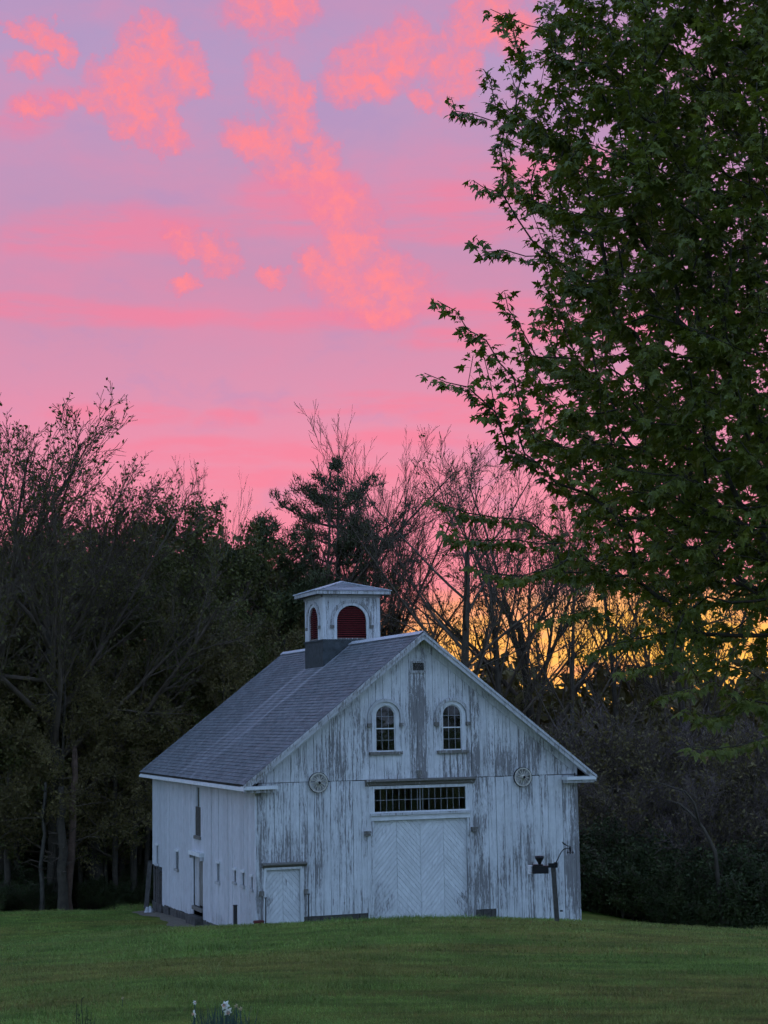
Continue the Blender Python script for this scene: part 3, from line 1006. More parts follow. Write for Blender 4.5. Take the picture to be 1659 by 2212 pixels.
def slate(sgn, u0, y0, y1, lift, ux):
    """one slate: upper edge tucked low, butt edge proud"""
    P = []
    for (u, n) in ((u0 - 0.03, 0.024 + lift), (u0 + expo * 1.25 + ux, 0.002)):
        for yv in (y0, y1):
            for th in (0.0, -0.011):
                x = OV - u * cs + (n + th) * sn
                z = zt(OV) - 0.012 + u * sn + (n + th) * cs
                P.append((sgn * x, yv, z))
    # 0: low y0 top,1: low y0 bottom,2: low y1 top,3: low y1 bottom,4: up y0 top ...
    F = [(0, 2, 6, 4), (1, 0, 4, 5), (2, 3, 7, 6), (1, 3, 2, 0)]
    if sgn > 0:
        F = [tuple(reversed(f)) for f in F]
    return P, F


tiles = []
for sgn in (-1, 1):
    for c in range(NCOURSE):
        yv = YF + 0.02 - (0.14 if c % 2 else 0) - random.uniform(0, 0.05)
        while yv < YB - 0.02:
            w = random.uniform(0.25, 0.33)
            a, b = max(yv, YF + 0.02) + 0.003, min(yv + w, YB - 0.02) - 0.003
            if b - a > 0.03:
                tiles.append((sgn, c * expo, a, b, random.uniform(-0.004, 0.006), 0.0))
            yv += w


def tile_key(t):
    u = t[1]
    x = t[0] * (OV - u * cs); z = zt(OV) + u * sn
    d = np.array([x, (t[2] + t[3]) / 2, z]) - CAM
    return np.linalg.norm(d) + (200 if t[0] > 0 else 0)


tiles.sort(key=tile_key)
V, F = [], []
for i, t in enumerate(tiles):
    P, FF = slate(*t)
    if i < 300:
        obj('shingle', mesh_py('shingle', P, FF), M['slate'], roof)
    else:
        b = len(V); V += P; F += [tuple(b + k for k in f) for f in FF]
o = obj('shingles', mesh_py('shingles', V, F), M['slate'], roof)
o['kind'] = 'stuff'
part('ridge_cap', MB().prism([(-0.16, ZR - 0.075), (0, ZR + 0.04), (0.16, ZR - 0.075), (0.16, ZR - 0.06), (0, ZR + 0.058), (-0.16, ZR - 0.06)], YF + 0.01, YB - 0.01), M['ridge'], roof)
# rakes, eaves, cornice returns
for sgn in (-1, 1):
    def rk(name, y0, y1, d0, d1, mat, xe=OV):
        """a raking board following the slope, between depths d0 and d1 below the roof line"""
        part(name, MB().prism([(sgn * 0.0, ZR - d0), (sgn * xe, zt(xe) - d0), (sgn * xe, zt(xe) - d1), (sgn * 0.0, ZR - d1)], y0, y1), mat)
    rk('rake_board', YF - 0.035, YF - 0.002, 0.02, 0.25, M['worn_trim'], OV + 0.03)
    rk('rake_moulding', YF - 0.075, YF - 0.036, 0.0, 0.10, M['worn_trim'], OV + 0.05)
    rk('rake_soffit', YF - 0.001, -0.03, 0.135, 0.16, M['trim'], OV)
    rk('rake_frieze', -0.034, -0.008, 0.162, 0.42, M['trim'], 6.0)
    # box eave along the side
    xo, xi = sgn * (OV - 0.01), sgn * 6.01
    part('eave_fascia', MB().box(min(xo, xo - sgn * 0.03), max(xo, xo - sgn * 0.03), YF, YB, zt(OV) - 0.24, zt(OV) - 0.045), M['trim'])
    part('eave_soffit', MB().box(min(xo - sgn * .031, xi), max(xo - sgn * .031, xi), YF, YB, zt(OV) - 0.225, zt(OV) - 0.20), M['trim'])
    part('gutter_board', MB().box(min(xo + sgn * .002, xo + sgn * .05), max(xo + sgn * .002, xo + sgn * .05), YF, YB, zt(OV) - 0.235, zt(OV) - 0.15), M['bright'])
    xa, xb = sgn * (OV + 0.03), sgn * 5.36
    part('cornice_return', MB().box(min(xa, xb), max(xa, xb), YF - 0.05, -0.036, zt(OV) - 0.19, zt(OV) - 0.08), M['bright'])
    xb = sgn * 5.42
    part('return_bed', MB().box(min(sgn * OV, xb), max(sgn * OV, xb), YF + 0.06, -0.037, zt(OV) - 0.30, zt(OV) - 0.192), M['worn_trim'])

# ------------------------------------------------------------------ cupola
CY, CH = 8.704, 1.187


def rotk(mb, k):
    c, s = [(1, 0), (0, 1), (-1, 0), (0, -1)][k]
    mb.V = [(x * c - (y - CY) * s, CY + x * s + (y - CY) * c, z) for x, y, z in mb.V]
    return mb


cup = part('cupola', MB().box(-CH + 0.25, CH - 0.25, CY - CH + 0.25, CY + CH - 0.25, 8.3, 11.05), M['sheath'])
YC = CY - CH
for k in range(4):
    gab = [(-CH - 0.02, 8.15), (CH + 0.02, 8.15), (CH + 0.02, 9.33), (-CH - 0.02, 9.33)]
    part('lead_apron', rotk(MB().prism(gab, YC - 0.025, YC + 0.03), k), M['lead'], cup)
    part('apron_cap', rotk(MB().box(-CH - 0.05, CH + 0.05, YC - 0.055, YC - 0.026, 9.30, 9.36), k), M['lead'], cup)
    R0, ZS, Z0 = 0.615, 10.09, 9.36
    xs = np.linspace(-CH + 0.12, CH - 0.12, 8)
    for i in range(7):
        for grp in comps(cut_rects((xs[i] + .004, xs[i + 1] - .004, 9.365, 11.12), [(-R0 - .01, R0 + .01, 9.0, ZS + R0 + .005)])):
            mb = MB(); yf = YC + random.uniform(-.004, .004)
            for q4 in grp:
                mb.prism(rect(*q4), yf, YC + 0.03)
            part('board', rotk(mb, k), M['front'], cup)
    part('corner_board', rotk(MB().box(-CH - 0.004, -CH + 0.12, YC - 0.014, YC + 0.032, 9.365, 11.12), k), M['trim'], cup)
    part('corner_board', rotk(MB().box(CH - 0.12, CH + 0.004 - 0.018, YC - 0.014, YC + 0.032, 9.365, 11.12), k), M['trim'], cup)
    part('arch_casing', rotk(ring(MB(), arch(0, ZS, R0, Z0 + .005), arch(0, ZS, R0 + 0.12, Z0 + .005), -0.04, 0.03), 0) if False else
         rotk(ring(MB(), arch(0, ZS, R0, Z0 + .005), arch(0, ZS, R0 + 0.12, Z0 + .005), YC - 0.035, YC + 0.04), k), M['trim'], cup)
    part('hood_mould', rotk(ring(MB(), arch(0, ZS - .03, R0 + 0.145, 9.92), arch(0, ZS - .03, R0 + 0.265, 9.92), YC - 0.075, YC - 0.006), k), M['worn_trim'], cup)
    for s_ in (-1, 1):
        part('corbel', rotk(MB().box(s_ * 0.82 - 0.075, s_ * 0.82 + 0.075, YC - 0.10, YC - 0.006, 9.80, 9.918), k), M['cornice'], cup)
    nsl = 15
    for i in range(nsl):
        z = 9.40 + i * (ZS + R0 - 9.43) / nsl
        zz = z + 0.05
        half = R0 - 0.004 if zz <= ZS else math.sqrt(max(R0**2 - (zz - ZS)**2, 0.004)) - 0.004
        mb = MB().prism([(YC + 0.030, z), (YC + 0.085, z + 0.036), (YC + 0.085, z + 0.050), (YC + 0.022, z + 0.020)], -half, half, 'yz')
        part('slat', rotk(mb, k), M['louver'], cup)
    part('louver_rail', rotk(MB().box(-R0 + .004, R0 - .004, YC + .01, YC + .09, 9.362, 9.42), k), M['cornice'], cup)
    # eaves
    part('eave_frieze', rotk(MB().box(-CH - 0.06, CH + 0.06, YC - 0.06, YC - 0.016, 11.02, 11.14), k), M['worn_trim'], cup)
    part('eave_soffit', rotk(MB().prism([(-1.51, 11.141), (1.51, 11.141), (1.51, 11.16), (-1.51, 11.16)], CY - 1.51, CY - 0.9 - k * 0.0005), k), M['dark_wood'], cup) if k < 1 else None
    part('eave_fascia', rotk(MB().box(-1.54, 1.515, CY - 1.54, CY - 1.515, 11.13, 11.255), k), M['worn_trim'], cup)
part('eave_soffit', MB().box(-1.51, 1.51, CY - 0.89, CY + 1.51, 11.141, 11.16), M['dark_wood'], cup)
PK = (0, CY, 11.73)
for k in range(4):
    e = 1.56
    # five courses of slates on each hip face
    for c in range(6):
        a, b = c / 6, (c + 1.12) / 6
        b = min(b, 1.0)
        mb = MB()
        la, lb = e * (1 - a), e * (1 - b)
        za, zb_ = 11.258 + (PK[2] - 11.258) * a, 11.258 + (PK[2] - 11.258) * b
        mb.V = [(-la, CY - la, za + .018), (la, CY - la, za + .018), (max(lb, .01), CY - max(lb, .01), zb_ + .004), (-max(lb, .01), CY - max(lb, .01), zb_ + .004), (-la, CY - la, za), (la, CY - la, za)]
        mb.F = [(0, 1, 2, 3), (4, 5, 1, 0)]
        part('slate_course', rotk(mb, k), M['slate'], cup)
    mb = MB().beam((-e, CY - e, 11.285), (0, CY, PK[2] + 0.025), 0.13, 0.035)
    part('hip_cap', rotk(mb, k), M['ridge'], cup)

# ------------------------------------------------------------------ wheels on the wall
def wagon_wheel(cx, cz, label, tilt):
    Y = -0.075
    w = thing('wagon_wheel', label, 'wheel', (cx, Y, cz), 'wagon wheels hung on the barn front')
    n = 28
    pr = lambda r: [(cx + r * math.cos(2 * math.pi * i / n), cz + r * math.sin(2 * math.pi * i / n)) for i in range(n)]
    rim = part('rim', ring(MB(), pr(0.285), pr(0.335), Y - 0.03, Y + 0.03, True), M['wheel'], w)
    part('tyre', ring(MB(), pr(0.3355), pr(0.350), Y - 0.034, Y + 0.034, True), M['iron'], rim)
    for i in range(14):
        a = 2 * math.pi * (i + tilt) / 14
        part('spoke', MB().tube([(cx + 0.07 * math.cos(a), Y, cz + 0.07 * math.sin(a)), (cx + 0.288 * math.cos(a), Y, cz + 0.288 * math.sin(a))], [0.021, 0.017], 6), M['wheel'], w)
    hub = part('hub', MB().tube([(cx, Y + 0.05, cz), (cx, Y - 0.02, cz), (cx, Y - 0.09, cz), (cx, Y - 0.13, cz)], [0.085, 0.09, 0.07, 0.055], 12), M['wheel'], w)
    part('axle_hole', MB().tube([(cx, Y - 0.10, cz), (cx, Y - 0.136, cz)], [0.05, 0.05], 10), M['black'], hub)


wagon_wheel(-3.80, 4.10, 'spoked wooden wagon wheel on the barn front, above the small door side', 0.2)
wagon_wheel(3.83, 4.08, 'spoked wooden wagon wheel on the barn front, above the weather station', 0.6)

# stakes and small things against the front
for x, y, z1, w, lab in ((-5.80, -0.42, 0.36, 0.045, 'thin dark stake left of the small chevron door, under the bracket'), (-4.29, -0.35, 0.40, 0.045, 'thin dark stake right of the small chevron door, under the bracket')):
    z0 = float(ground(x, y))
    t_ = thing('stake', lab, 'stake', (x, y, z0), 'stakes beside the small door')
    part('shaft', MB().tube([(x, y, z0 - 0.2), (x + .01, y, z1)], [w / 2, w / 2 * .9], 6), M['iron'], t_)
    part('cap', MB().box(x - .03, x + .05, y - .03, y + .03, z1 + 0.0, z1 + .03), M['iron'], t_)
x, y = -6.42, 1.2
z0 = float(ground(x, y))
t_ = thing('stub_post', 'short dark post standing by the side wall near the front corner', 'post', (x, y, z0))
part('shaft', MB().box(x - .06, x + .06, y - .05, y + .05, z0 - .2, z0 + 1.06), M['iron'], t_)
part('cap', MB().box(x - .07, x + .07, y - .06, y + .06, z0 + 1.06, z0 + 1.09), M['iron'], t_)
x, y = -6.0, -0.30
z0 = float(ground(x, y)) + 0.30
t_ = thing('flower_pot', 'dark red pot at the foot of the barn corner', 'pot', (x, y, z0))
part('upturned_pot', MB().tube([(x, y, z0 - .35), (x, y, z0 + .22)], [0.14, 0.17], 12), M['red_pot'], t_)
part('rim', MB().tube([(x, y, z0 + .20), (x, y, z0 + .26)], [0.19, 0.19], 12), M['red_pot'], t_)
p_ = at(322, 1955, 72.0)
x, y = float(p_[0]), float(p_[1]); z0 = float(ground(x, y)) + 0.03
mb = MB()
for i in range(4):
    a = i * 1.7
    mb.tube([(x + .12 * math.cos(a), y + .12 * math.sin(a), z0 - .02), (x + .08 * math.cos(a), y + .08 * math.sin(a), z0 + .16 + .03 * i)], [.11, .05], 6)
o = tag(part('pale_stone', mb, M['ridge'], None), 'small whitish stone lying at the far end of the gravel strip', 'stone')

# ------------------------------------------------------------------ weather station
def weather_station():
    S = 33.0
    k = S / FV
    p0 = at(1204, 1985, S)
    x0, y0 = float(p0[0]), float(p0[1])
    z0 = float(ground(x0, y0))
    T = thing('weather_station', 'black weather station on a wooden post, wind vane on a curved arm', 'weather station', (x0, y0, z0))
    ex = Vector(SIDE); ey = Vector(HEAD)
    B = lambda a, b, c: tuple(Vector((x0, y0, 0)) + ex * a + ey * b + Vector((0, 0, c)))
    zt_ = float(at(1199, 1868, S)[2])

    def bx(name, a0, a1, b0, b1, c0, c1, mat, par=T):
        mb = MB().box(a0, a1, b0, b1, c0, c1)
        mb.V = [B(*v) for v in mb.V]
        return part(name, mb, mat, par)
    mb = MB(); mb.V = []
    post = MB().prism([(-.045, -.045), (.045, -.045), (.042, .045), (-.042, .045)], z0 - .2, zt_, 'xy')
    n = len(post.V) // 2
    post.V = [B(v[0] - (0.055 if i >= n else 0.0), v[1], v[2]) for i, v in enumerate(post.V)]
    part('post', post, M['post'], T)
    PX = -0.055
    bx('post_bracket', PX - .10, PX + .055, -.065, -.052, zt_ - .05, zt_ + .035, M['black'])
    hd = bx('sensor_housing', PX - .40, PX - .10, -.11, .05, zt_ - .155, zt_ - .01, M['black'])
    bx('housing_lid', PX - .39, PX - .20, -.10, .04, zt_ - .009, zt_ + .015, M['black'], hd)
    cxx = PX - .262
    mb = MB().tube([(cxx, -.03, zt_ + .016), (cxx, -.03, zt_ + .045), (cxx, -.03, zt_ + .13), (cxx, -.03, zt_ + .175)], [.028, .034, .088, .09], 16)
    mb.V = [B(*v) for v in mb.V]
    part('rain_cone', mb, M['black'], T, True)
    for i in range(5):
        c = zt_ - .165 + i * .034
        mb = MB().tube([(PX - .45, -.03, c), (PX - .45, -.03, c + .026)], [.047, .047], 14)
        mb.V = [B(*v) for v in mb.V]
        part('shield_ring', mb, M['white'], T)
    mb = MB().tube([(PX - .405, -.03, zt_ - .22), (PX - .405, -.03, zt_ + .06)], [.006, .006], 5)
    mb.V = [B(*v) for v in mb.V]
    part('rod', mb, M['black'], T)
    bx('arm_clamp', PX + .02, PX + .085, -.08, .03, zt_ - .05, zt_ + .05, M['black'])
    pts = [(PX + .05, -.03, zt_ + .03), (PX + .10, -.03, zt_ + .12), (PX + .16, -.03, zt_ + .235), (PX + .21, -.03, zt_ + .295), (PX + .27, -.03, zt_ + .315), (PX + .32, -.03, zt_ + .315)]
    mb = MB().tube(pts, .0095, 8)
    mb.V = [B(*v) for v in mb.V]
    part('arm', mb, M['black'], T, True)
    mb = MB().tube([(PX + .34, -.03, zt_ + .24), (PX + .34, -.03, zt_ + .31), (PX + .34, -.03, zt_ + .35)], [.014, .022, .012], 10)
    mb.V = [B(*v) for v in mb.V]
    an = part('anemometer', mb, M['black'], T, True)
    mb = MB().prism([(PX + .345, zt_ + .352), (PX + .28, zt_ + .372), (PX + .205, zt_ + .435), (PX + .178, zt_ + .438), (PX + .21, zt_ + .39), (PX + .26, zt_ + .362), (PX + .345, zt_ + .340)], -.034, -.028)
    mb.V = [B(*v) for v in mb.V]
    part('wind_vane', mb, M['black'], T)
    for i in range(3):
        a = i * 2.094 + 0.4
        cx_, cy_ = PX + .34 + .06 * math.cos(a), -.03 + .06 * math.sin(a)
        mb = MB().tube([(PX + .34, -.03, zt_ + .235), (cx_, cy_, zt_ + .232)], [.004, .004], 5)
        mb.tube([(cx_ - .014, cy_, zt_ + .232), (cx_ + .004, cy_, zt_ + .232), (cx_ + .016, cy_, zt_ + .232)], [.026, .022, .006], 10)
        mb.V = [B(*v) for v in mb.V]
        part('wind_cup', mb, M['black'], an)
    mb = MB().tube([(.05, -.02, z0 + .20), (.11, -.02, z0 + .20)], [.016, .016], 8)
    mb.V = [B(*v) for v in mb.V]
    part('peg', mb, M['black'], T)


weather_station()


# ------------------------------------------------------------------ trees: growing and meshing
def unit(v):
    return v / max(np.linalg.norm(v), 1e-9)


def grow(rng, spec, length, r0, p0=(0, 0, 0), d0=(0, 0, 1)):
    """recursive branching; returns (points, radii, level) for every axis"""
    lines = []
    nlev = len(spec)

    def rec(p, d, ln, r, lv):
        sp = spec[lv]
        n = sp['segs']
        pts = [p]; rad = [r]; dirs = [d]
        for i in range(n):
            d = unit(d + rng.normal(0, sp['wob'], 3) + np.array([0, 0, sp['up'] / n]))
            p = p + d * (ln / n)
            pts.append(p); dirs.append(d)
            rad.append(max(r * (1 - (i + 1) / n * (1 - sp['tip'])), 0.0105))
        lines.append((np.array(pts), np.array(rad), lv))
        if lv + 1 >= nlev:
            return
        ch = spec[lv + 1]
        nc = max(1, int(round(ch['n'] * rng.uniform(0.8, 1.2))))
        phi = rng.uniform(0, 6.28)
        for c in range(nc):
            f = ch['start'] + (1 - ch['start']) * (c + rng.uniform(0.1, 0.9)) / nc
            x = f * n; i = min(int(x), n - 1); q = x - i
            pp = pts[i] * (1 - q) + pts[i + 1] * q
            rr = rad[i] * (1 - q) + rad[i + 1] * q
            dd = dirs[i + 1]
            phi += 2.4 + rng.uniform(-0.5, 0.5)
            a = unit(np.cross(dd, [0.3, 0.9, 0.2] if abs(dd[0]) < 0.8 else [0, 0.1, 1]))
            b = np.cross(dd, a)
            ang = math.radians(rng.normal(ch['ang'], ch.get('dang', 8)))
            cd = unit(dd * math.cos(ang) + (a * math.cos(phi) + b * math.sin(phi)) * math.sin(ang))
            cl = ln * ch['ratio'] * rng.uniform(0.7, 1.2) * (1 - ch.get('taper', 0.4) * (f - ch['start']) / (1 - ch['start'] + 1e-6))
            rec(pp, cd, cl, rr * ch.get('rr', 0.6), lv + 1)
    rec(np.array(p0, float), unit(np.array(d0, float)), length, r0, 0)
    return lines


def tubes(lines, sides):
    """one (V, quads) pair for many axes; sides: function of level"""
    VV, FF, base = [], [], 0
    for pts, rad, lv in lines:
        k = sides(lv); n = len(pts)
        t = np.empty_like(pts); t[1:-1] = pts[2:] - pts[:-2]; t[0] = pts[1] - pts[0]; t[-1] = pts[-1] - pts[-2]
        t /= np.linalg.norm(t, axis=1)[:, None] + 1e-9
        ref = np.array([0.31, 0.9, 0.17]) if abs(t[0, 1]) < 0.85 else np.array([1.0, 0.1, 0.2])
        a = np.cross(t, ref); a /= np.linalg.norm(a, axis=1)[:, None] + 1e-9
        b = np.cross(t, a)
        th = np.arange(k) * (2 * math.pi / k)
        ringv = a[:, None, :] * np.cos(th)[None, :, None] + b[:, None, :] * np.sin(th)[None, :, None]
        VV.append((pts[:, None, :] + ringv * rad[:, None, None]).reshape(-1, 3))
        i = np.arange(n - 1)[:, None] * k; j = np.arange(k)[None, :]; j2 = (j + 1) % k
        FF.append((np.stack([i + j, i + j2, i + k + j2, i + k + j], -1) + base).reshape(-1, 4))
        base += n * k
    return np.concatenate(VV), np.concatenate(FF)


def leaf_cards(rng, centres, size, aspect=0.55, flat=0.0):
    """folded lozenge leaves around given points: (V, quads)"""
    n = len(centres)
    ax = rng.normal(0, 1, (n, 3)); ax[:, 2] -= 0.3; ax /= np.linalg.norm(ax, axis=1)[:, None]
    rf = rng.normal(0, 1, (n, 3)); sd = np.cross(ax, rf); sd /= np.linalg.norm(sd, axis=1)[:, None] + 1e-9
    up = np.cross(ax, sd)
    sz = size * rng.uniform(0.6, 1.35, n)[:, None]
    w = sz * aspect * 0.5
    V = np.stack([centres, centres + ax * sz * 0.5 + sd * w + up * w * 0.35, centres + ax * sz, centres + ax * sz * 0.5 - sd * w + up * w * 0.35], 1).reshape(-1, 3)
    F = np.arange(n * 4).reshape(-1, 4)
    return V, F


def along(rng, lines, lv_min, per_m, jitter, n_max=None):
    P = []
    for pts, rad, lv in lines:
        if lv < lv_min:
            continue
        seg = np.linalg.norm(np.diff(pts, axis=0), axis=1); L = seg.sum()
        n = rng.poisson(L * per_m)
        if n == 0:
            continue
        u = rng.uniform(0.1, 1.0, n) * L
        c = np.concatenate([[0], np.cumsum(seg)])
        i = np.clip(np.searchsorted(c, u) - 1, 0, len(seg) - 1)
        q = ((u - c[i]) / seg[i])[:, None]
        P.append(pts[i] * (1 - q) + pts[i + 1] * q)
    if not P:
        return np.zeros((0, 3))
    P = np.concatenate(P)
    if n_max and len(P) > n_max:
        P = P[rng.choice(len(P), n_max, replace=False)]
    return P + rng.normal(0, jitter, P.shape)


def lv(n, start, ang, ratio, segs, wob, up, tip=0.35, rr=0.6, dang=8, taper=0.4):
    return dict(n=n, start=start, ang=ang, ratio=ratio, segs=segs, wob=wob, up=up, tip=tip, rr=rr, dang=dang, taper=taper)


def parts_of(lines, split=1):
    tr_ = [l for l in lines if l[2] < split]; br = [l for l in lines if l[2] >= split]
    return tr_, br


class Proto:
    def __init__(self, h, pieces):
        self.h = h; self.pieces = pieces      # (part name, mesh, material)


def make_tree(seed, spec, h_trunk, r0, leaf=None, bark='bark', twig='twig', split=1, crown='crown', extra=None):
    rng = np.random.default_rng(seed)
    lines = grow(rng, spec, h_trunk, r0)
    if extra:
        for (p0, d0, ln, r) in extra:
            lines += grow(rng, spec, ln, r, p0, d0)
    tips = np.array([l[0][-1, 2] for l in lines if l[2] >= len(spec) - 2])
    pz = float(np.percentile(tips, 99.8))
    tr_, br = parts_of(lines, split)
    pieces = []
    V, F = tubes(tr_, lambda l: 8 if l == 0 else 5)
    pieces.append(('trunk', mesh_np('trunk', V, F, True), M[bark]))
    V, F = tubes(br, lambda l: 5 if l == 1 else (4 if l == 2 else 3))
    pieces.append(('branches', mesh_np('branches', V, F, True), M[twig]))
    if leaf:
        c = along(rng, lines, leaf['lv'], leaf['per_m'], leaf['jit'], leaf.get('max'))
        V, F = leaf_cards(rng, c, leaf['size'], leaf.get('aspect', 0.55))
        pieces.append((crown, mesh_np(crown, V, F), M[leaf['mat']]))
    return Proto(pz, pieces)


BARE = [lv(0, 0, 0, 1, 8, 0.03, 0.1, 0.35), lv(12, 0.44, 46, 0.64, 8, 0.05, 0.22, 0.22, 0.46, 10, 0.4), lv(7, 0.2, 30, 0.46, 5, 0.045, 0.18, 0.3, 0.55),
        lv(6, 0.15, 29, 0.50, 4, 0.05, 0.14, 0.35, 0.55), lv(4, 0.1, 28, 0.58, 2, 0.05, 0.1, 0.5, 0.6)]
FAN = [lv(0, 0, 0, 1, 6, 0.03, 0.1, 0.6), lv(14, 0.58, 46, 0.80, 8, 0.03, 0.10, 0.2, 0.6, 17, 0.05), lv(9, 0.22, 22, 0.44, 5, 0.03, 0.10, 0.3, 0.5),
       lv(7, 0.15, 23, 0.48, 4, 0.035, 0.10, 0.35, 0.55), lv(4, 0.1, 24, 0.55, 2, 0.035, 0.1, 0.5, 0.6)]
SPREAD = [lv(0, 0, 0, 1, 6, 0.04, 0.1, 0.55), lv(13, 0.34, 46, 0.95, 8, 0.07, 0.38, 0.25, 0.6, 10, 0.3), lv(8, 0.22, 36, 0.48, 5, 0.09, 0.3, 0.3, 0.55),
          lv(6, 0.15, 36, 0.5, 4, 0.1, 0.25, 0.35, 0.6), lv(7, 0.1, 36, 0.6, 3, 0.1, 0.2, 0.5, 0.6)]
DENSE = [lv(0, 0, 0, 1, 8, 0.035, 0.05, 0.25), lv(26, 0.20, 62, 0.34, 6, 0.09, 0.38, 0.25, 0.45, 12, 0.62), lv(7, 0.2, 42, 0.5, 4, 0.12, 0.2, 0.35, 0.55), lv(6, 0.1, 42, 0.5, 3, 0.12, 0.12, 0.4, 0.6)]
SHRUB = [lv(0, 0, 0, 1, 6, 0.07, 0.25, 0.3), lv(9, 0.12, 33, 0.55, 5, 0.1, 0.3, 0.3, 0.65, 10), lv(7, 0.15, 34, 0.55, 4, 0.11, 0.2, 0.35, 0.65), lv(6, 0.1, 36, 0.55, 3, 0.12, 0.12, 0.4, 0.7)]

DOME = [lv(0, 0, 0, 1, 6, 0.03, 0.1, 0.6), lv(19, 0.50, 50, 0.80, 8, 0.035, 0.16, 0.2, 0.5, 19, 0.0), lv(11, 0.22, 27, 0.40, 5, 0.045, 0.14, 0.3, 0.5),
        lv(7, 0.15, 28, 0.48, 4, 0.05, 0.12, 0.35, 0.55), lv(5, 0.1, 28, 0.55, 2, 0.06, 0.1, 0.5, 0.6)]
stems = lambda seed, n, sp, ln, r: [((math.cos(a) * sp * 0.4, math.sin(a) * sp * 0.4, -0.2), (math.cos(a) * 0.32, math.sin(a) * 0.32, 1), ln * (0.7 + 0.3 * ((i * 7) % 5) / 4), r)
                                    for i, a in enumerate(np.arange(n) * 2.4 + seed)]
PR = {}
PR['bare_a'] = make_tree(11, BARE, 17.0, 0.36)
PR['bare_b'] = make_tree(12, BARE, 17.0, 0.34, leaf=dict(lv=3, per_m=1.0, jit=0.06, size=0.20, mat='spring_leaf', max=9000))
PR['fan_a'] = make_tree(21, FAN, 13.5, 0.36)
PR['fan_b'] = make_tree(22, FAN, 13.5, 0.34)
PR['dome_a'] = make_tree(31, DOME, 12.0, 0.36, leaf=dict(lv=4, per_m=3.0, jit=0.06, size=0.17, mat='spring_leaf', max=30000))
PR['spread_b'] = make_tree(32, SPREAD, 12.0, 0.40, leaf=dict(lv=3, per_m=1.9, jit=0.09, size=0.18, mat='spring_leaf', max=20000))
PR['dense_a'] = make_tree(41, DENSE, 20.0, 0.30, leaf=dict(lv=2, per_m=16.0, jit=0.22, size=0.23, mat='dark_leaf', max=46000))
PR['dense_b'] = make_tree(42, DENSE, 20.0, 0.27, leaf=dict(lv=2, per_m=16.0, jit=0.24, size=0.22, mat='olive_leaf', max=46000))
PR['dense_c'] = make_tree(43, DENSE, 20.0, 0.28, leaf=dict(lv=2, per_m=14.0, jit=0.26, size=0.24, mat='dark_leaf', max=42000))
PR['shrub_bare'] = make_tree(51, SHRUB, 6.0, 0.07, twig='mauve_twig', extra=stems(1, 9, 1.6, 6.5, 0.07), leaf=dict(lv=2, per_m=1.2, jit=0.1, size=0.16, mat='olive_leaf', max=5000))
PR['shrub_bare2'] = make_tree(52, SHRUB, 6.0, 0.08, twig='twig', extra=stems(2, 9, 1.8, 6.8, 0.07), leaf=dict(lv=2, per_m=1.8, jit=0.12, size=0.18, mat='olive_leaf', max=7000))
PR['shrub_leafy'] = make_tree(53, SHRUB, 3.2, 0.05, extra=stems(3, 8, 1.6, 3.3, 0.05), leaf=dict(lv=2, per_m=26, jit=0.16, size=0.13, mat='shrub_leaf', max=26000), crown='foliage')
PR['shrub_leafy2'] = make_tree(54, SHRUB, 3.0, 0.05, extra=stems(4, 8, 1.7, 3.0, 0.05), leaf=dict(lv=2, per_m=20, jit=0.18, size=0.12, mat='shrub_leaf', max=20000), crown='foliage')


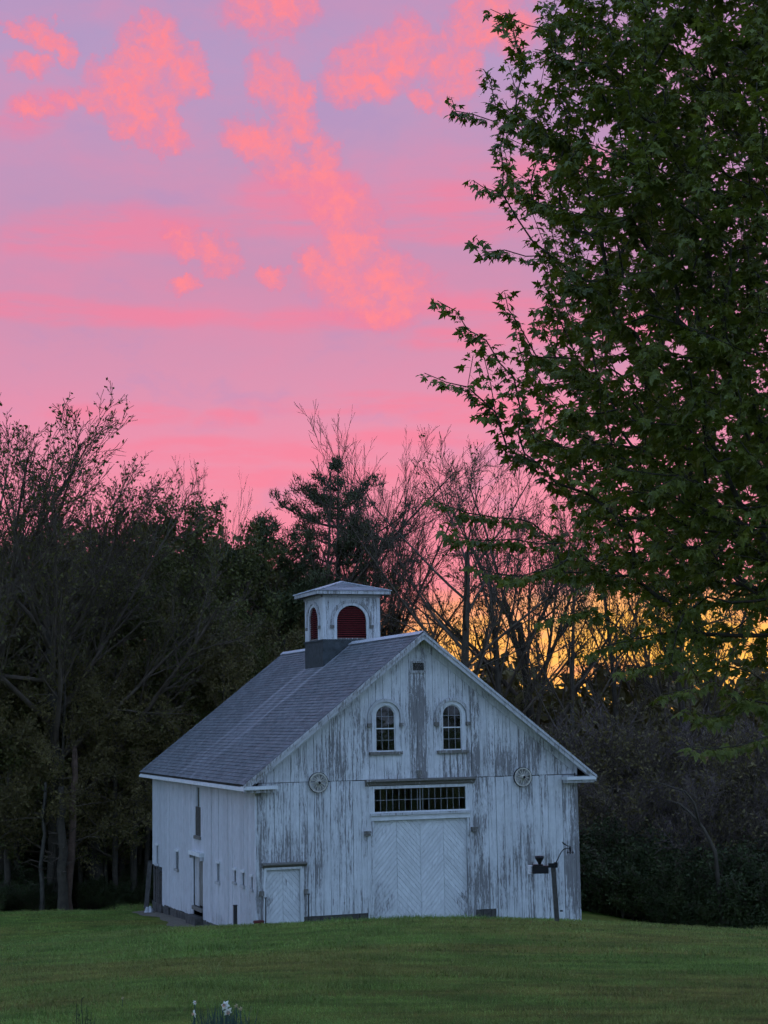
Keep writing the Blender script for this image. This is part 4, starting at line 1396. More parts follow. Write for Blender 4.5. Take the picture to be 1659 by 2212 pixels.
def make_pine(seed, h, wide, n_whorl, gaps):
    """white pine: bare-looking tiers of upswept limbs ending in clumps of needles"""
    rng = np.random.default_rng(seed)
    lines = [(np.array([[0, 0, -0.3], [0.1, 0, h * .3], [0, .1, h * .65], [0, 0, h]]), np.array([0.34, 0.26, 0.15, 0.03]), 0)]
    C, D = [], []
    for w in range(n_whorl):
        f = w / (n_whorl - 1)
        z = h * (0.20 + 0.80 * f)
        env = min(0.80 * (h - z) + 0.15, wide)
        for k in range(rng.integers(5, 8)):
            if rng.uniform() < gaps:
                continue
            a = rng.uniform(0, 6.28); L = env * rng.uniform(0.4, 1.25)
            d = np.array([math.cos(a), math.sin(a), 0])
            n = 6
            pts = np.array([[0, 0, z] + d * L * q + np.array([0, 0, L * (0.10 * q + 0.34 * q * q)]) for q in np.linspace(0, 1, n)])
            lines.append((pts, np.linspace(0.07, 0.015, n), 1))
            for q in np.linspace(0.30, 1.0, 6 if L > 1.3 else (3 if L > 0.7 else 1)):
                p = pts[0] * 0 + np.array([0, 0, z]) + d * L * q + np.array([0, 0, L * (0.10 * q + 0.34 * q * q)])
                for m_ in range(2):
                    side = np.array([-d[1], d[0], 0]) * rng.normal(0, 0.28 * L * 0.6) * (1.1 - q * 0.6)
                    e = p + side + np.array([0, 0, abs(rng.normal(0.28, 0.15))]) + d * 0.2
                    lines.append((np.array([p, (p + e) / 2 + [0, 0, -.05], e]), np.array([0.02, 0.015, 0.01]), 2))
                    C.append(e); D.append(unit(e - p + np.array([0, 0, 0.4])))
    C = np.array(C)
    nt = 34
    tips = np.repeat(C, nt, 0); n = len(tips)
    dirs = rng.normal(0, 1, (n, 3)) * 0.75 + np.repeat(np.array(D), nt, 0); dirs /= np.linalg.norm(dirs, axis=1)[:, None]
    org = tips + rng.normal(0, 0.12, (n, 3))
    ln = rng.uniform(0.18, 0.36, n)[:, None]
    sd = np.cross(dirs, rng.normal(0, 1, (n, 3))); sd /= np.linalg.norm(sd, axis=1)[:, None] + 1e-9
    V = np.stack([org + sd * 0.028, org - sd * 0.028, org + dirs * ln], 1).reshape(-1, 3)
    F = np.arange(n * 3).reshape(-1, 3)
    t0 = [l for l in lines if l[2] == 0]; t1 = [l for l in lines if l[2] > 0]
    a, b = tubes(t0, lambda l: 8); c, d = tubes(t1, lambda l: 4 if l == 1 else 3)
    return Proto(h + 0.2, [('trunk', mesh_np('trunk', a, b, True), M['bark']), ('branches', mesh_np('branches', c, d, True), M['twig']), ('needles', mesh_np('needles', V, F), M['needle'])])


PR['pine'] = make_pine(61, 20.0, 3.5, 19, 0.15)
PR['spruce'] = make_pine(62, 15.0, 1.9, 16, 0.1)


def plant(proto, name, label, cat, x, ytop, s, group=None, width=1.0, rz=None, lean=0.0, sink=0.05):
    """stand a tree where the sight line through photo column x meets the ground s metres out, as tall as it reaches in the photo"""
    p = PR[proto]
    b = at(x, 1574, s); X, Y = float(b[0]), float(b[1])
    z = float(ground(X, Y)) - sink
    top = float(at(x, ytop, s)[2])
    k = (top - z) / p.h
    r = thing(name, label, cat, (X, Y, z), group)
    r.scale = (k * width, k * width, k)
    r.rotation_euler = (0, lean, random.uniform(0, 6.28) if rz is None else rz)
    for nm, me, mt in p.pieces:
        o = bpy.data.objects.new(nm, me); COL.objects.link(o)
        if not me.materials:
            me.materials.append(mt)
        o.parent = r
    return r


ORD = ['first', 'second', 'third', 'fourth', 'fifth', 'sixth', 'seventh', 'eighth', 'ninth', 'tenth', 'eleventh', 'twelfth', 'thirteenth', 'fourteenth']


# trees one can tell apart
plant('dome_a', 'broad_tree', 'tallest tree at the left edge, round crown of fine twigs and young leaves', 'tree', 5, 855, 84, width=1.05, rz=0.4)
plant('dome_a', 'broad_tree', 'leafing tree right of the tallest left tree, crown a step lower', 'tree', 120, 925, 83, width=0.95, rz=2.1)
plant('spread_b', 'broad_tree', 'lower leafing tree whose limbs reach right towards the gap in the wood', 'tree', 215, 975, 85, width=0.85, rz=2.1, lean=0.05)
plant('fan_a', 'bare_tree', 'small bare tree rising thinly above the dark green trees on the left', 'tree', 443, 985, 99, width=0.40, rz=1.0)
plant('dense_a', 'dark_tree', 'dark green tree with domed top under the small bare tree', 'tree', 402, 1082, 90, width=0.95, rz=0.3)
plant('dense_c', 'dark_tree', 'dark leafy tree between the domed tree and the pine', 'tree', 520, 1135, 91, width=0.8, rz=2.2)
plant('dense_b', 'dark_tree', 'olive tree just left of the domed dark tree', 'tree', 325, 1125, 92, width=0.75, rz=4.0)
plant('spruce', 'spruce_tree', 'narrow dark conifer left of the large pine', 'tree', 578, 1142, 94, width=1.25, rz=1.0)
plant('pine', 'pine_tree', 'dark pine with clumped needles standing behind the cupola', 'tree', 738, 1010, 97, width=1.02, rz=0.9)
plant('fan_b', 'bare_tree', 'wide fan-shaped bare tree beside the pine, highest above the cupola', 'tree', 692, 908, 95, width=0.95, rz=0.5)
plant('fan_a', 'bare_tree', 'bare tree between the pine and the big bare tree', 'tree', 828, 925, 99, width=0.7, rz=3.4)
plant('bare_a', 'bare_tree', 'big bare tree with thick trunk rising behind the roof peak', 'tree', 998, 884, 88, width=1.0, rz=5.2)
plant('bare_b', 'thin_leafed_tree', 'sparsely leafed tree right of the big bare tree', 'tree', 1095, 940, 92, width=0.75, rz=1.2)
plant('spread_b', 'thin_leafed_tree', 'thin tree half hidden behind the left edge of the maple', 'tree', 1165, 945, 98, width=0.62, rz=3.0)
def row(group, name, cat, label, spots, protos, wr):
    """a row of look-alikes, told apart by their place from left to right"""
    for i, (x, yt, s) in enumerate(sorted(spots)):
        plant(protos[i % len(protos)], name, label % ORD[i], cat, x, yt, s, group, random.uniform(*wr))


row('half-bare trees behind the maple', 'thin_leafed_tree', 'tree', '%s half-bare tree from the left behind the maple',
    [(1225, 1010, 92), (1345, 985, 97), (1480, 1000, 96), (1735, 1020, 93)], ['bare_b', 'bare_a', 'spread_b', 'bare_a', 'bare_b'], (0.55, 0.65))
g = 'dark trees of the wood left of the barn'
row(g, 'dark_tree', 'tree', '%s dark leafy tree from the left, back row of the left wood',
    [(-90, 1120, 88), (-20, 1170, 90), (60, 1190, 92), (125, 1215, 87), (215, 1205, 93), (265, 1190, 96), (455, 1165, 95), (590, 1215, 96), (650, 1235, 98), (705, 1255, 96), (780, 1290, 99), (830, 1310, 97)], ['dense_a', 'dense_b', 'dense_c', 'dense_b'], (0.8, 1.05))
row(g, 'dark_tree', 'tree', '%s dark leafy tree from the left, front row of the left wood',
    [(-60, 1330, 83), (40, 1370, 84), (110, 1420, 82.5), (190, 1360, 86), (250, 1400, 84), (300, 1330, 88), (350, 1300, 86.5), (420, 1290, 88), (480, 1330, 86.5), (545, 1330, 88), (610, 1350, 90), (670, 1380, 91)], ['dense_b', 'dense_c', 'dense_b', 'dense_a'], (0.8, 1.05))
# bare thicket right of the barn
g = 'bare shrubs of the thicket right of the barn'
row(g, 'bare_shrub', 'shrub', '%s tall bare shrub from the barn, back of the right thicket',
    [(1085, 1545, 86), (1140, 1530, 84), (1200, 1540, 85), (1262, 1545, 82), (1310, 1525, 78), (1362, 1535, 82), (1405, 1515, 77), (1455, 1540, 80), (1500, 1520, 76), (1548, 1550, 79), (1590, 1520, 75), (1640, 1545, 78), (1690, 1520, 76), (1750, 1530, 77)],
    ['shrub_bare', 'shrub_bare2', 'shrub_bare2'], (0.95, 1.25))
row(g, 'bare_shrub', 'shrub', '%s lower bare shrub from the barn, front of the right thicket',
    [(1300, 1640, 74), (1350, 1660, 72), (1420, 1620, 72.5), (1480, 1660, 71), (1540, 1640, 71.5), (1610, 1640, 70), (1670, 1650, 71)], ['shrub_bare2', 'shrub_bare'], (0.95, 1.25))
row('dark green bushes at the wood edge right of the barn', 'leafy_bush', 'bush', '%s dark green bush from the barn wall along the right wood edge',
    [(1268, 1810, 72), (1300, 1770, 70), (1345, 1830, 69), (1390, 1790, 70), (1440, 1860, 68), (1490, 1830, 68.5), (1540, 1880, 67), (1590, 1820, 67.5), (1635, 1850, 66), (1680, 1820, 66.5)], ['shrub_leafy', 'shrub_leafy2'], (0.9, 1.3))
row('low bushes under the trees left of the barn', 'leafy_bush', 'bush', '%s low shadowy bush from the left under the left trees',
    [(-20, 1900, 81), (40, 1870, 83), (95, 1905, 82), (130, 1850, 86), (210, 1890, 84), (255, 1905, 83.5), (285, 1870, 86), (315, 1900, 85), (20, 1790, 88), (80, 1760, 90), (170, 1780, 90), (235, 1770, 92), (300, 1760, 91)], ['shrub_leafy2', 'shrub_leafy'], (1.0, 1.5))

# trunks standing at the lawn edge on the left
def pole_tree(x0, y0, x1, y1, s, r, mat, name, label, splinter=False, group=None):
    b = at(x0, 1700, s); X, Y = float(b[0]), float(b[1]); z = float(ground(X, Y))
    tp = at(x1, y1, s); H = float(tp[2]) - z
    R = thing(name, label, 'tree', (X, Y, z), group)
    rng = np.random.default_rng(int(x0) + 3)
    n = 9
    dx = (tp - np.array([X, Y, tp[2]]))
    pts = np.array([[dx[0] * q + rng.normal(0, .05), dx[1] * q + rng.normal(0, .05), -0.3 + (H + .3) * q] for q in np.linspace(0, 1, n)])
    rad = r * np.linspace(1.25, 0.7, n); rad[0] *= 1.3
    V, F = tubes([(pts, rad, 0)], lambda l: 9)
    obj('trunk', mesh_np('trunk', V, F, True), mat, R, local=True)
    br = []
    for i in range(14):
        q = rng.uniform(0.3, 0.97); p = pts[0] + (pts[-1] - pts[0]) * q
        a = rng.uniform(0, 6.28); L = rng.uniform(0.5, 2.2)
        e = p + np.array([math.cos(a) * L, math.sin(a) * L, L * rng.uniform(-0.1, 0.5)])
        br.append((np.array([p, (p + e) / 2 + rng.normal(0, .1, 3), e]), np.array([0.035, 0.02, 0.008]), 1))
    V, F = tubes(br, lambda l: 4)
    o_ = obj('dead_branches', mesh_np('dead_branches', V, F, True), M['twig'], R, local=True); o_['kind'] = 'stuff'
    if splinter:
        mb = MB()
        for i in range(7):
            a = i * 0.9; q = pts[-1]
            mb.tube([(q[0] + r * .5 * math.cos(a), q[1] + r * .5 * math.sin(a), q[2] - .4), (q[0] + r * .6 * math.cos(a), q[1] + r * .6 * math.sin(a), q[2] + rng.uniform(.2, 1.0))], [r * .35, .015], 5)
        obj('splintered_top', mb.mesh('splintered_top'), M['snag'], R, local=True)
    return R


pole_tree(146, 1950, 163, 1640, 81.5, 0.19, M['snag'], 'broken_tree', 'tall broken trunk with splintered reddish top left of the barn', True)
pole_tree(139, 1960, 132, 1700, 81.0, 0.22, M['bark'], 'dead_tree', 'thick dark trunk beside the broken one at the lawn edge')
pole_tree(90, 1968, 96, 1690, 81.2, 0.10, M['pale_bark'], 'slender_tree', 'slim pale trunk left of the broken trunk at the lawn edge')
for i, (x, s, r) in enumerate(((18, 82.5, .15), (175, 85, .11), (190, 86, .13), (230, 85, .10), (262, 86, .15), (290, 85, .16), (318, 86, .13))):
    pole_tree(x, 1960, x + random.uniform(-6, 6), 1620, s, r, M['bark'], 'slender_tree', '%s dark straight trunk from the left at the left wood edge' % ORD[i], group='trunks at the left wood edge')
# arching dead branch in the thicket
b = at(1560, 1900, 66.0); z = float(ground(b[0], b[1]))
R = thing('fallen_limb', 'dark arching limb in the thicket near the right edge', 'branch', (float(b[0]), float(b[1]), z))
P_ = [np.array([*b[:2], z - .1])] + [at(x, y, s) for x, y, s in ((1545, 1840, 66.2), (1520, 1790, 66.3), (1490, 1755, 66.4), (1465, 1735, 66.5), (1440, 1728, 66.5))]
mb = MB().tube([tuple(p) for p in P_], [.10, .08, .065, .05, .035, .02], 7)
part('limb', mb, M['bark'], R, True)
P_ = [at(x, y, s) for x, y, s in ((1512, 1785, 66.3), (1500, 1735, 66.2), (1480, 1710, 66.2), (1420, 1690, 66.1), (1385, 1685, 66.0))]
part('side_limb', MB().tube([tuple(p) for p in P_], [.05, .04, .035, .025, .015], 6), M['bark'], R, True)

# the wood goes on behind
def far_wood():
    rng = np.random.default_rng(99)
    C = []
    for s, n in ((104, 15000), (114, 15000), (128, 15000)):
        x = rng.uniform(-500, 2150, n)
        top = np.interp(x, [-500, 0, 300, 600, 680, 780, 860, 1000, 1200, 1500, 2150], [1180, 1200, 1190, 1240, 1300, 1390, 1475, 1500, 1510, 1515, 1500]) + 35 * np.sin(x * 0.02 + s) + 22 * np.sin(x * 0.053 + s * 2)
        u = rng.uniform(0, 1, n) ** 0.8
        t_ = (x - CXV) / FV * s
        S = s + rng.normal(0, 3, n)
        X, Y = xy(S, t_)
        z0 = height_st(S, t_) - 0.3
        zt_ = CAM[2] + (1574 - top) / FV * s
        C.append(np.stack([X, Y, z0 + (zt_ - z0) * u], -1))
    C = np.concatenate(C)
    V, F = leaf_cards(rng, C, 1.1, 0.5)
    o = obj('far_wood', mesh_np('far_wood', V, F), M['olive_leaf'])
    o['kind'] = 'stuff'
    o['label'] = 'dark mass of the wood far behind the barn'


far_wood()

# ------------------------------------------------------------------ the near maple
def maple():
    rng = np.random.default_rng(5)
    S0 = 18.0
    # where the leaf mass begins on the left, by height in the photo
    by = np.array([-900, -300, 0, 60, 150, 260, 330, 420, 500, 570, 640, 720, 800, 870, 940, 1010, 1080, 1150, 1230, 1310, 1380, 1440, 1500, 1560])
    bx = np.array([1330, 1150, 1085, 1065, 1075, 1055, 1075, 1095, 1140, 1180, 1160, 1120, 1085, 1060, 1110, 1170, 1190, 1190, 1200, 1260, 1330, 1400, 1520, 1700])
    tb, sb = 6.4, S0
    X0, Y0 = xy(sb, tb); z0 = float(ground(X0, Y0))
    R = thing('maple_tree', 'large leafy maple overhanging the right side from outside the picture', 'tree', (float(X0), float(Y0), z0))
    tries = 600000
    t = rng.uniform(0.3, 9.0, tries); sS = rng.uniform(13.0, 22.5, tries); z = rng.uniform(CAM[2] - 0.3, CAM[2] + 9.5, tries)
    e = ((t - 6.4) / 6.3) ** 2 + ((sS - S0) / 4.9) ** 2 + ((z - (CAM[2] + 4.2)) / 6.0) ** 2
    ok = (e < 1) & ((e > 0.35) | (rng.uniform(0, 1, tries) < 0.4)) & ((t < 4.9) | (rng.uniform(0, 1, tries) < 0.16))
    X, Y = xy(sS, t)
    cand = np.stack([X, Y, z], -1)
    px, py = project(cand)
    ok &= (px > np.interp(py, by, bx) + rng.exponential(20, tries)) & (py < 1600)
    low = np.interp(py, [1050, 1250, 1320, 1470, 1500], [1.0, 0.8, 0.26, 0.26, 0.7])
    lay = z - 0.30 * (6.4 - t) + 0.28 * np.sin(1.3 * sS) + 0.22 * np.sin(1.9 * t + 1) + 0.12 * np.sin(4.1 * t + 2.2 * sS)
    low = low * np.where((np.sin(lay * 2 * math.pi / 0.62) > -0.35) | (px > 1380), 1.0, 0.12)
    ok &= rng.uniform(0, 1, tries) < low
    pts = cand[ok][:3700]
    # long shoots that stick out of the crown: tip, then back along the shoot (photo x, y)
    shoots = [([(975, 212), (985, 240), (1022, 247), (1070, 225)], 16.2), ([(1045, 150), (1060, 180), (1085, 215)], 16.6), ([(1022, 390), (1045, 405), (1085, 418)], 16.0), ([(1030, 515), (1050, 545), (1090, 540), (1150, 520)], 15.8),
              ([(945, 650), (985, 672), (1010, 712), (1050, 735), (1100, 760)], 15.4), ([(1090, 632), (1098, 668), (1120, 700)], 15.8), ([(917, 806), (965, 826), (1010, 836), (1060, 830), (1110, 815)], 15.2),
              ([(1030, 893), (1070, 890), (1120, 880)], 15.6), ([(1022, 768), (1045, 770), (1080, 785)], 15.5), ([(935, 1080), (965, 1092), (1010, 1108), (1070, 1118), (1150, 1130)], 15.6), ([(960, 1135), (985, 1160), (1040, 1168), (1110, 1165)], 15.2),
              ([(1095, 965), (1120, 985), (1160, 1000)], 15.8), ([(1100, 1250), (1140, 1240), (1200, 1225)], 15.0), ([(1030, 1225), (1075, 1240), (1130, 1245)], 15.4), ([(1170, 1340), (1215, 1330), (1275, 1310)], 15.0), ([(1265, 1405), (1310, 1395), (1370, 1380)], 15.2),
              ([(1485, 1530), (1520, 1550), (1570, 1545), (1640, 1530)], 14.6), ([(1495, 1612), (1540, 1618), (1600, 1610), (1660, 1590)], 14.4), ([(1575, 1480), (1610, 1510), (1660, 1520)], 14.8), ([(1340, 1445), (1390, 1440), (1450, 1430)], 15.0), ([(1430, 1500), (1480, 1490), (1540, 1470)], 14.8),
              ([(1060, 20), (1080, 45), (1110, 70)], 16.6)]
    ext = []
    for line, s in shoots:
        for i, (x, y) in enumerate(line):
            ext.append(at(x, y, s + 0.25 * i))
    allp = np.concatenate([pts, np.array(ext)])
    # dendritic growth from the trunk: each point joins where the path to the root stays short
    H = 11.5
    tr_n = 30
    nodes = [np.array([X0 + 0.25 * math.sin(q * 3), Y0 + 0.2 * math.sin(q * 2 + 1), z0 - 0.3 + (H + .3) * q]) for q in np.linspace(0, 1, tr_n)]
    par = [-1] + list(range(tr_n - 1))
    plen = [0.0] + list(np.cumsum([np.linalg.norm(nodes[i + 1] - nodes[i]) for i in range(tr_n - 1)]))
    NV = np.zeros((90000, 3)); NL = np.zeros(90000); cnt = tr_n
    NV[:tr_n] = nodes; NL[:tr_n] = plen
    NL[:6] = 1e6                                  # no limbs off the lowest trunk
    order = np.argsort(np.linalg.norm(allp - np.array([X0, Y0, CAM[2] + 2.0]), axis=1))
    ends = []
    for oi in order:
        p = allp[oi]
        dv = np.linalg.norm(NV[:cnt] - p, axis=1)
        j = int(np.argmin(dv + 0.32 * NL[:cnt]))
        d = dv[j]
        n = max(1, int(d / 0.22))
        a = NV[j].copy(); prev = j; last = a
        sag = rng.normal(0, 0.05 * d, 3); sag[2] -= 0.05 * d
        for i in range(1, n + 1):
            q = i / n
            c = a + (p - a) * q + sag * math.sin(math.pi * q)
            NV[cnt] = c; NL[cnt] = NL[prev] + np.linalg.norm(c - last) if NL[prev] < 1e5 else np.linalg.norm(c - last)
            par.append(prev); prev = cnt; last = c; cnt += 1
        ends.append(prev)
    par = np.array(par)
    flow = np.zeros(cnt)
    for e in ends:
        flow[e] += 1.0
    for i in range(cnt - 1, 0, -1):
        flow[par[i]] += flow[i]
    rad = 0.0036 * np.maximum(flow, 0.6) ** 0.44
    rad[:tr_n] = np.maximum(rad[:tr_n], np.linspace(0.24, 0.05, tr_n))
    nch = np.bincount(par[1:], minlength=cnt)
    main = {}
    for i in range(1, cnt):
        p = par[i]
        if p not in main or flow[i] > flow[main[p]]:
            main[p] = i
    lines = []
    for i in range(1, cnt):
        if i < tr_n:
            continue
        if main.get(par[i]) == i and par[i] >= tr_n:
            continue                                # continues its parent's axis
        ch = [par[i], i]; k = i
        while k in main and main[k] >= tr_n:
            k = main[k]; ch.append(k)
        rr = rad[ch].copy(); rr[0] = rr[1]
        lines.append((NV[ch], rr, 0 if rr[0] > 0.03 else 1))
    tl = [(np.array(nodes), rad[:tr_n], 0)]
    V, F = tubes(tl, lambda l: 12)
    obj('trunk', mesh_np('trunk', V, F, True), M['maple_bark'], R)
    V, F = tubes(lines, lambda l: 6 if l == 0 else 4)
    obj('branches', mesh_np('branches', V, F, True), M['maple_bark'], R)
    # leaves: opposite pairs along the last stretch of every shoot
    half = [(0.0, -0.02), (0.10, 0.03), (0.22, -0.03), (0.50, 0.05), (0.34, 0.16), (0.30, 0.24), (0.56, 0.46), (0.40, 0.47), (0.17, 0.42), (0.19, 0.62), (0.13, 0.72), (0.0, 1.02)]
    out = half + [(-x, y) for x, y in reversed(half[1:-1])]
    tv = [(0.0, 0.30, 0.0)] + [(x, y, -0.55 * x * x - 0.22 * max(0, y - 0.3) ** 2 + 0.04 * (abs(x) < .2)) for x, y in out]
    pet = len(tv)
    tv += [(-0.012, -0.02, 0), (0.012, -0.02, 0), (0.012, -0.55, 0.06), (-0.012, -0.55, 0.06)]
    tv = np.array(tv); m_ = len(out)
    tf = [(0, 1 + i, 1 + (i + 1) % m_) for i in range(m_)] + [(pet, pet + 1, pet + 2), (pet, pet + 2, pet + 3)]
    tf = np.array(tf)
    O, A, SZ = [], [], []
    endset = np.array(ends)
    for e in endset:
        # walk back from the tip
        k = e; step = 0; dist = 0.0
        tipdir = unit(NV[k] - NV[par[k]])
        while dist < 0.50 and k >= tr_n:
            p = par[k]; d = NV[k] - NV[p]; L = np.linalg.norm(d) + 1e-6; d = d / L
            nn = max(1, int(round(L / 0.062)))
            for i in range(nn):
                q = NV[k] - d * L * (i / nn)
                a = unit(np.cross(d, rng.normal(0, 0.45, 3) + np.array([0, 0, 1.0])))
                for sgn in (1, -1):
                    if rng.uniform() < 0.22:
                        continue
                    ax = unit(d * rng.uniform(0.2, 1.0) + a * sgn * rng.uniform(0.4, 0.9) + np.array([0, 0, -rng.uniform(0.35, 1.15)]))
                    O.append(q); A.append(ax); SZ.append(rng.uniform(0.058, 0.124))
            dist += L; k = p
        O.append(NV[e]); A.append(unit(tipdir + np.array([0, 0, -0.5]))); SZ.append(rng.uniform(0.06, 0.10))
    O = np.array(O); A = np.array(A); SZ = np.array(SZ)
    n = len(O)
    upv = rng.normal(0, 0.55, (n, 3)) + np.array([0, 0, 1.0])
    Xv = np.cross(A, upv); Xv /= np.linalg.norm(Xv, axis=1)[:, None] + 1e-9
    Zv = np.cross(Xv, A)
    org = O + A * (SZ * 0.55)[:, None]
    Rm = np.stack([Xv, A, Zv], -1)                    # columns
    pxy = np.stack(project(org), -1)
    vis = (pxy[:, 0] > 0) & (pxy[:, 0] < 1659) & (pxy[:, 1] > 0) & (pxy[:, 1] < 2212)
    dcam = np.linalg.norm(org - CAM, axis=1) + np.where(vis, 0, 1000)
    near = set(np.argsort(dcam)[:300].tolist())
    lm = mesh_np('leaf', tv, tf, False); lm.materials.append(M['maple_leaf'])
    for i in near:
        lo = bpy.data.objects.new('leaf', lm); COL.objects.link(lo)
        lo.parent = R
        mt = Matrix([[Rm[i, r_, 0] * SZ[i], Rm[i, r_, 1] * SZ[i], Rm[i, r_, 2] * SZ[i], org[i, r_] - (X0, Y0, z0)[r_]] for r_ in range(3)] + [[0, 0, 0, 1]])
        lo.matrix_local = mt
    idx = np.array([i for i in range(n) if i not in near])
    V = np.einsum('nij,vj->nvi', Rm[idx] * SZ[idx][:, None, None], tv) + org[idx][:, None, :]
    F = (tf[None] + (np.arange(len(idx)) * len(tv))[:, None, None]).reshape(-1, 3)
    lo = obj('foliage', mesh_np('foliage', V.reshape(-1, 3), F), M['maple_leaf'], R)
    lo['kind'] = 'stuff'
    print('maple', cnt, n, len(lines), tries)


maple()

# ------------------------------------------------------------------ grass and flowers
def vnoise(x, y, cell, seed):
    """smooth value noise for clumps of grass"""
    g_ = np.random.default_rng(seed).uniform(0, 1, (257, 257))
    u, v = x / cell, y / cell
    i, j = np.floor(u).astype(int), np.floor(v).astype(int)
    a, b = u - i, v - j
    a = a * a * (3 - 2 * a); b = b * b * (3 - 2 * b)
    G = lambda p, q: g_[p % 256, q % 256]
    return (G(i, j) * (1 - a) + G(i + 1, j) * a) * (1 - b) + (G(i, j + 1) * (1 - a) + G(i + 1, j + 1) * a) * b


def grass():
    rng = np.random.default_rng(3)
    PP, HH, WW = [], [], []
    for s0, s1, dens, h, w in ((11, 17, 1700, 0.038, 0.007), (17, 25, 850, 0.042, 0.010), (25, 40, 320, 0.046, 0.016), (40, 64, 70, 0.06, 0.026), (60, 86, 40, 0.07, 0.03)):
        tw0, tw1 = 0.255 * s0 + 1.0, 0.255 * s1 + 1.0
        n = int((s1 - s0) * 2 * tw1 * dens)
        s = rng.uniform(s0, s1, n); t = rng.uniform(-tw1, tw1, n)
        if s0 == 60:
            t = rng.uniform(-tw1, 0, n)
        keep = (np.abs(t) < 0.255 * s + 1.0) & (s < wood_edge(t) - 0.2)
        s, t = s[keep], t[keep]
        X, Y = xy(s, t)
        keep = ~((X > -7.3) & (X < 6.3) & (Y > -0.05) & (Y < 18.5))
        X, Y, s, t = X[keep], Y[keep], s[keep], t[keep]
        PP.append(np.stack([X, Y, height_st(s, t) - 0.006], -1)); HH.append(np.full(len(X), h)); WW.append(np.full(len(X), w))
    P = np.concatenate(PP); clump = 0.55 * vnoise(P[:, 0], P[:, 1], 0.55, 1) + 0.45 * vnoise(P[:, 0], P[:, 1], 0.17, 2)
    weed = np.clip((vnoise(P[:, 0], P[:, 1], 1.3, 5) - 0.78) * 6, 0, 1)
    edge = np.exp(-np.maximum(0, -P[:, 1]) / 0.35) * ((P[:, 0] > -6.4) & (P[:, 0] < 6.4) & (P[:, 1] > -1.5)) * (np.abs(P[:, 0] + 0.07) > 1.7)
    h = np.concatenate(HH) * rng.uniform(0.5, 1.35, len(P)) * (0.35 + 1.4 * clump + 1.1 * weed + 3.0 * edge); w = np.concatenate(WW) * rng.uniform(0.6, 1.3, len(P))
    n = len(P)
    a = rng.uniform(0, 6.283, n)
    sd = np.stack([np.cos(a), np.sin(a), np.zeros(n)], -1) * (w / 2)[:, None]
    b = rng.uniform(0, 6.283, n); tl = rng.uniform(0.1, 0.9, n)
    tip = np.stack([np.cos(b) * tl, np.sin(b) * tl, np.ones(n)], -1) * h[:, None]
    V = np.stack([P - sd, P + sd, P + tip], 1).reshape(-1, 3)
    o = obj('grass', mesh_np('grass', V, np.arange(n * 3).reshape(-1, 3)), M['grass'])
    o['kind'] = 'stuff'
    o['label'] = 'short mown grass of the lawn'
    print('grass', n)


def mat_grass():
    m, N = material('grass_blades')
    tc = N.n('ShaderNodeTexCoord').outputs['Object']
    rot = N.n('ShaderNodeMapping', vector_type='POINT')
    N.put(rot.inputs['Vector'], tc); rot.inputs['Rotation'].default_value = (0, 0, YAW)
    p = rot.outputs[0]
    n1 = N.noise(N.vmath('MULTIPLY', p, (0.16, 0.40, 0.3)), 1.0, 4, 0.55)
    n2 = N.noise(N.vmath('MULTIPLY', p, (0.9, 2.6, 1.0)), 1.0, 5, 0.6)
    n3 = N.noise(tc, 30, 2, 0.6)
    c = N.mix(N.mapr(n1, 0.38, 0.66, 0.0, 0.7), (0.152, 0.232, 0.052, 1), (0.225, 0.210, 0.062, 1))
    c = N.vmath('SCALE', c, N.mapr(n2, 0.3, 0.7, 0.50, 1.50, 'LINEAR'))
    c = N.vmath('SCALE', c, N.mapr(n3, 0.3, 0.7, 0.6, 1.4, 'LINEAR'))
    finish(N, c, 0.6, None, 0.2)
    return m


M['grass'] = mat_grass()
grass()

M['daff_leaf'] = mat_plain('daffodil_leaf', (0.040, 0.075, 0.060), 0.5, 0.3, 20, 0.3)
M['petal'] = mat_plain('white_petal', (0.72, 0.70, 0.62), 0.6, 0.12, 30)
M['trumpet'] = mat_plain('peach_trumpet', (0.66, 0.40, 0.27), 0.6, 0.2, 30)
M['papery'] = mat_plain('papery_spathe', (0.42, 0.34, 0.20), 0.8, 0.2, 30)
M['stem'] = mat_plain('dark_stem', (0.020, 0.030, 0.018), 0.7, 0.3, 20)


def strap(mb, p, d, ln, w, bend, rng):
    """one strap-shaped leaf, tapering and bending over"""
    p = np.array(p, float); d = unit(np.array(d, float)); sd = unit(np.cross(d, [rng.normal(), rng.normal(), 0.1]))
    b = len(mb.V); n = 5
    for i in range(n + 1):
        q = i / n
        ww = w * (1 - q ** 2.5) * 0.5 + 0.0006
        mb.V += [tuple(p - sd * ww), tuple(p + sd * ww)]
        d = unit(d + np.array([d[0] * bend, d[1] * bend, -bend * 0.5 * q])); p = p + d * (ln / n)
    for i in range(n):
        mb.F.append((b + 2 * i, b + 2 * i + 1, b + 2 * i + 3, b + 2 * i + 2))


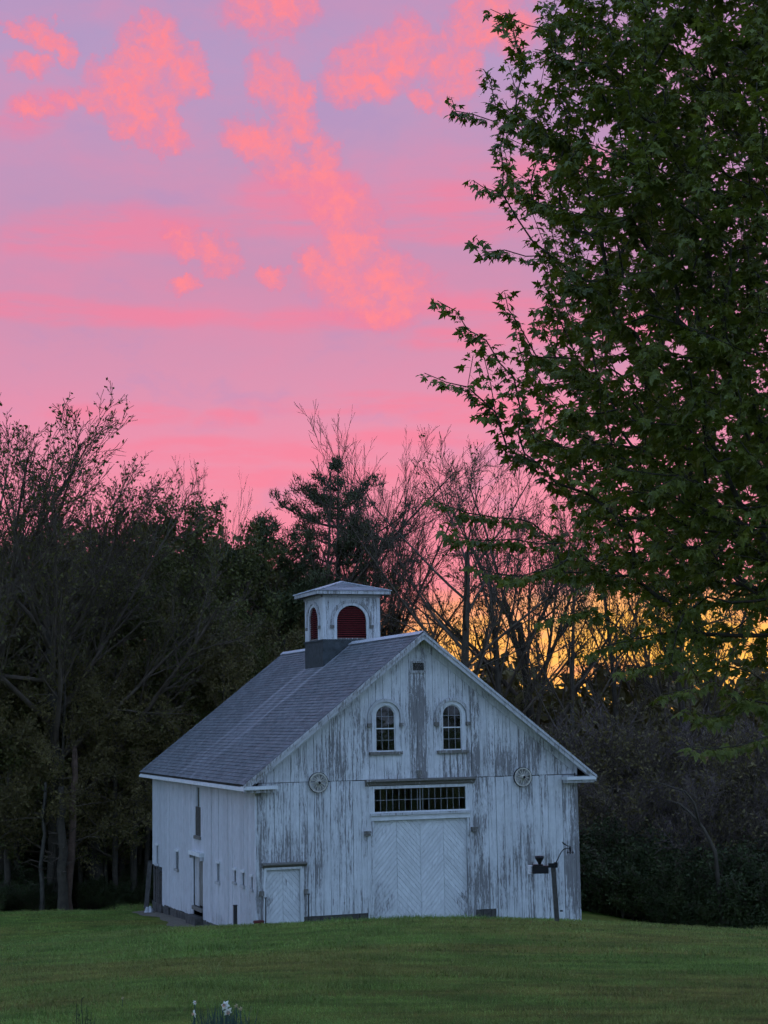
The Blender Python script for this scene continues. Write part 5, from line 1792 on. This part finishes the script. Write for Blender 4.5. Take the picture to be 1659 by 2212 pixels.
def flower(R, c, face, size, rng, faded=False):
    """a daffodil head: six petals and a frilled trumpet"""
    face = Vector(face).normalized(); a = face.cross(Vector((0.2, 0.1, 1))).normalized(); b = face.cross(a); c = Vector(c)
    mb = MB(); base = 0
    for i in range(6):
        th = i * math.pi / 3 + rng.uniform(-.1, .1); rd = a * math.cos(th) + b * math.sin(th); tn = a * -math.sin(th) + b * math.cos(th)
        k = len(mb.V); L = size * rng.uniform(.85, 1.1); back = face * (-0.12 * L if not faded else -0.5 * L)
        mb.V += [tuple(c), tuple(c + rd * L * .5 + tn * L * .30 + back * .3), tuple(c + rd * L + back), tuple(c + rd * L * .5 - tn * L * .30 + back * .3), tuple(c + rd * L * .55 + face * L * .05)]
        mb.F += [(k, k + 1, k + 4), (k + 1, k + 2, k + 4), (k + 2, k + 3, k + 4), (k + 3, k, k + 4)]
    h = part('flower_head', mb, M['papery'] if faded else M['petal'], R)
    r1, r2 = size * .20, size * .34
    part('trumpet', MB().tube([tuple(c), tuple(c + face * size * .25), tuple(c + face * size * .42)], [r1, r1 * 1.15, r2], 10, False), M['papery'] if faded else M['trumpet'], h)


def daffodils():
    rng = np.random.default_rng(17)
    S = 14.2
    b = at(478, 2260, S); X, Y = float(b[0]), float(b[1]); z = float(ground(X, Y))
    R = thing('daffodil_clump', 'clump of daffodils with blue-green leaves and white flowers at the bottom edge', 'flowers', (X, Y, z))
    for i in range(120):
        x = 478 + rng.normal(0, 34); s = S + rng.normal(0, 0.14)
        p = at(x, 2200, s); zz = float(ground(p[0], p[1]))
        yt = 2168 + abs(x - 478) * 0.22 + rng.uniform(-6, 26)
        top = float(at(x, yt, s)[2])
        mb = MB()
        strap(mb, (p[0], p[1], zz - .01), (rng.normal(0, .14), rng.normal(0, .14), 1), max(0.14, (top - zz) * 1.05), rng.uniform(.009, .015), rng.uniform(0.0, 0.10), rng)
        part('leaf', mb, M['daff_leaf'], R)
    for (x, y, fx, size, fade) in ((486, 2172, (-.5, -1, .15), .045, 0), (492, 2186, (.25, -1, -.2), .043, 0), (419, 2190, (-.9, -.5, -.1), .036, 0), (421, 2166, (.6, -.6, .3), .022, 0), (511, 2174, (.8, -.6, -.4), .026, 1), (520, 2180, (.5, -.8, -.6), .024, 1)):
        s = S - 0.22
        c = at(x, y, s); g_ = float(ground(c[0], c[1]))
        part('stem', MB().tube([(c[0] + .01, c[1] + .02, g_ - .02), (c[0] + .004, c[1] + .012, (g_ + c[2]) / 2), (c[0], c[1] + .005, c[2])], .0045, 6), M['daff_leaf'], R)
        flower(R, c, tuple(SIDE * fx[0] + HEAD * -fx[1] * -1 + np.array([0, 0, fx[2]])), size, rng, bool(fade))
    b = at(183, 2260, S); X, Y = float(b[0]), float(b[1]); z = float(ground(X, Y))
    R = thing('weed_tuft', 'sparse tuft of thin dark stems at the bottom left edge', 'plant', (X, Y, z))
    for x0, x1, yt in ((166, 165, 2166), (172, 168, 2178), (178, 188, 2172), (183, 176, 2160), (190, 197, 2186), (175, 172, 2190), (195, 206, 2196), (186, 190, 2182)):
        p = at(x0, 2230, S); tp = at(x1, yt, S); zz = float(ground(p[0], p[1]))
        mid = (np.array([p[0], p[1], zz]) + tp) / 2 + rng.normal(0, .006, 3)
        part('stem', MB().tube([(p[0], p[1], zz - .02), tuple(mid), tuple(tp)], [.004, .0035, .002], 5), M['stem'], R)
        for j in range(3):
            mb = MB(); q = mid + (tp - mid) * rng.uniform(0, 1)
            strap(mb, q, (rng.normal(), rng.normal(), 1), rng.uniform(.03, .06), .007, .1, rng)
            part('leaf', mb, M['stem'], R)
    # a pale seed head in the lawn
    for x, y, s, lab in ((265, 2095, 18.6, 'pale seed head standing out in the lawn on the left'),):
        c = at(x, y, s); z = float(ground(c[0], c[1]))
        R = thing('dandelion', lab, 'dandelion', (float(c[0]), float(c[1]), z))
        zc = z + 0.09
        part('stem', MB().tube([(c[0], c[1], z - .01), (c[0], c[1], zc)], .003, 5), M['daff_leaf'], R)
        mb = MB()
        for i in range(26):
            d = unit(rng.normal(0, 1, 3)); e = np.array([c[0], c[1], zc]) + d * .015
            sd = unit(np.cross(d, rng.normal(0, 1, 3))) * .004
            k = len(mb.V); mb.V += [(c[0], c[1], zc), tuple(e + sd), tuple(e - sd)]; mb.F.append((k, k + 1, k + 2))
        part('seed_head', mb, M['papery'], R)


daffodils()
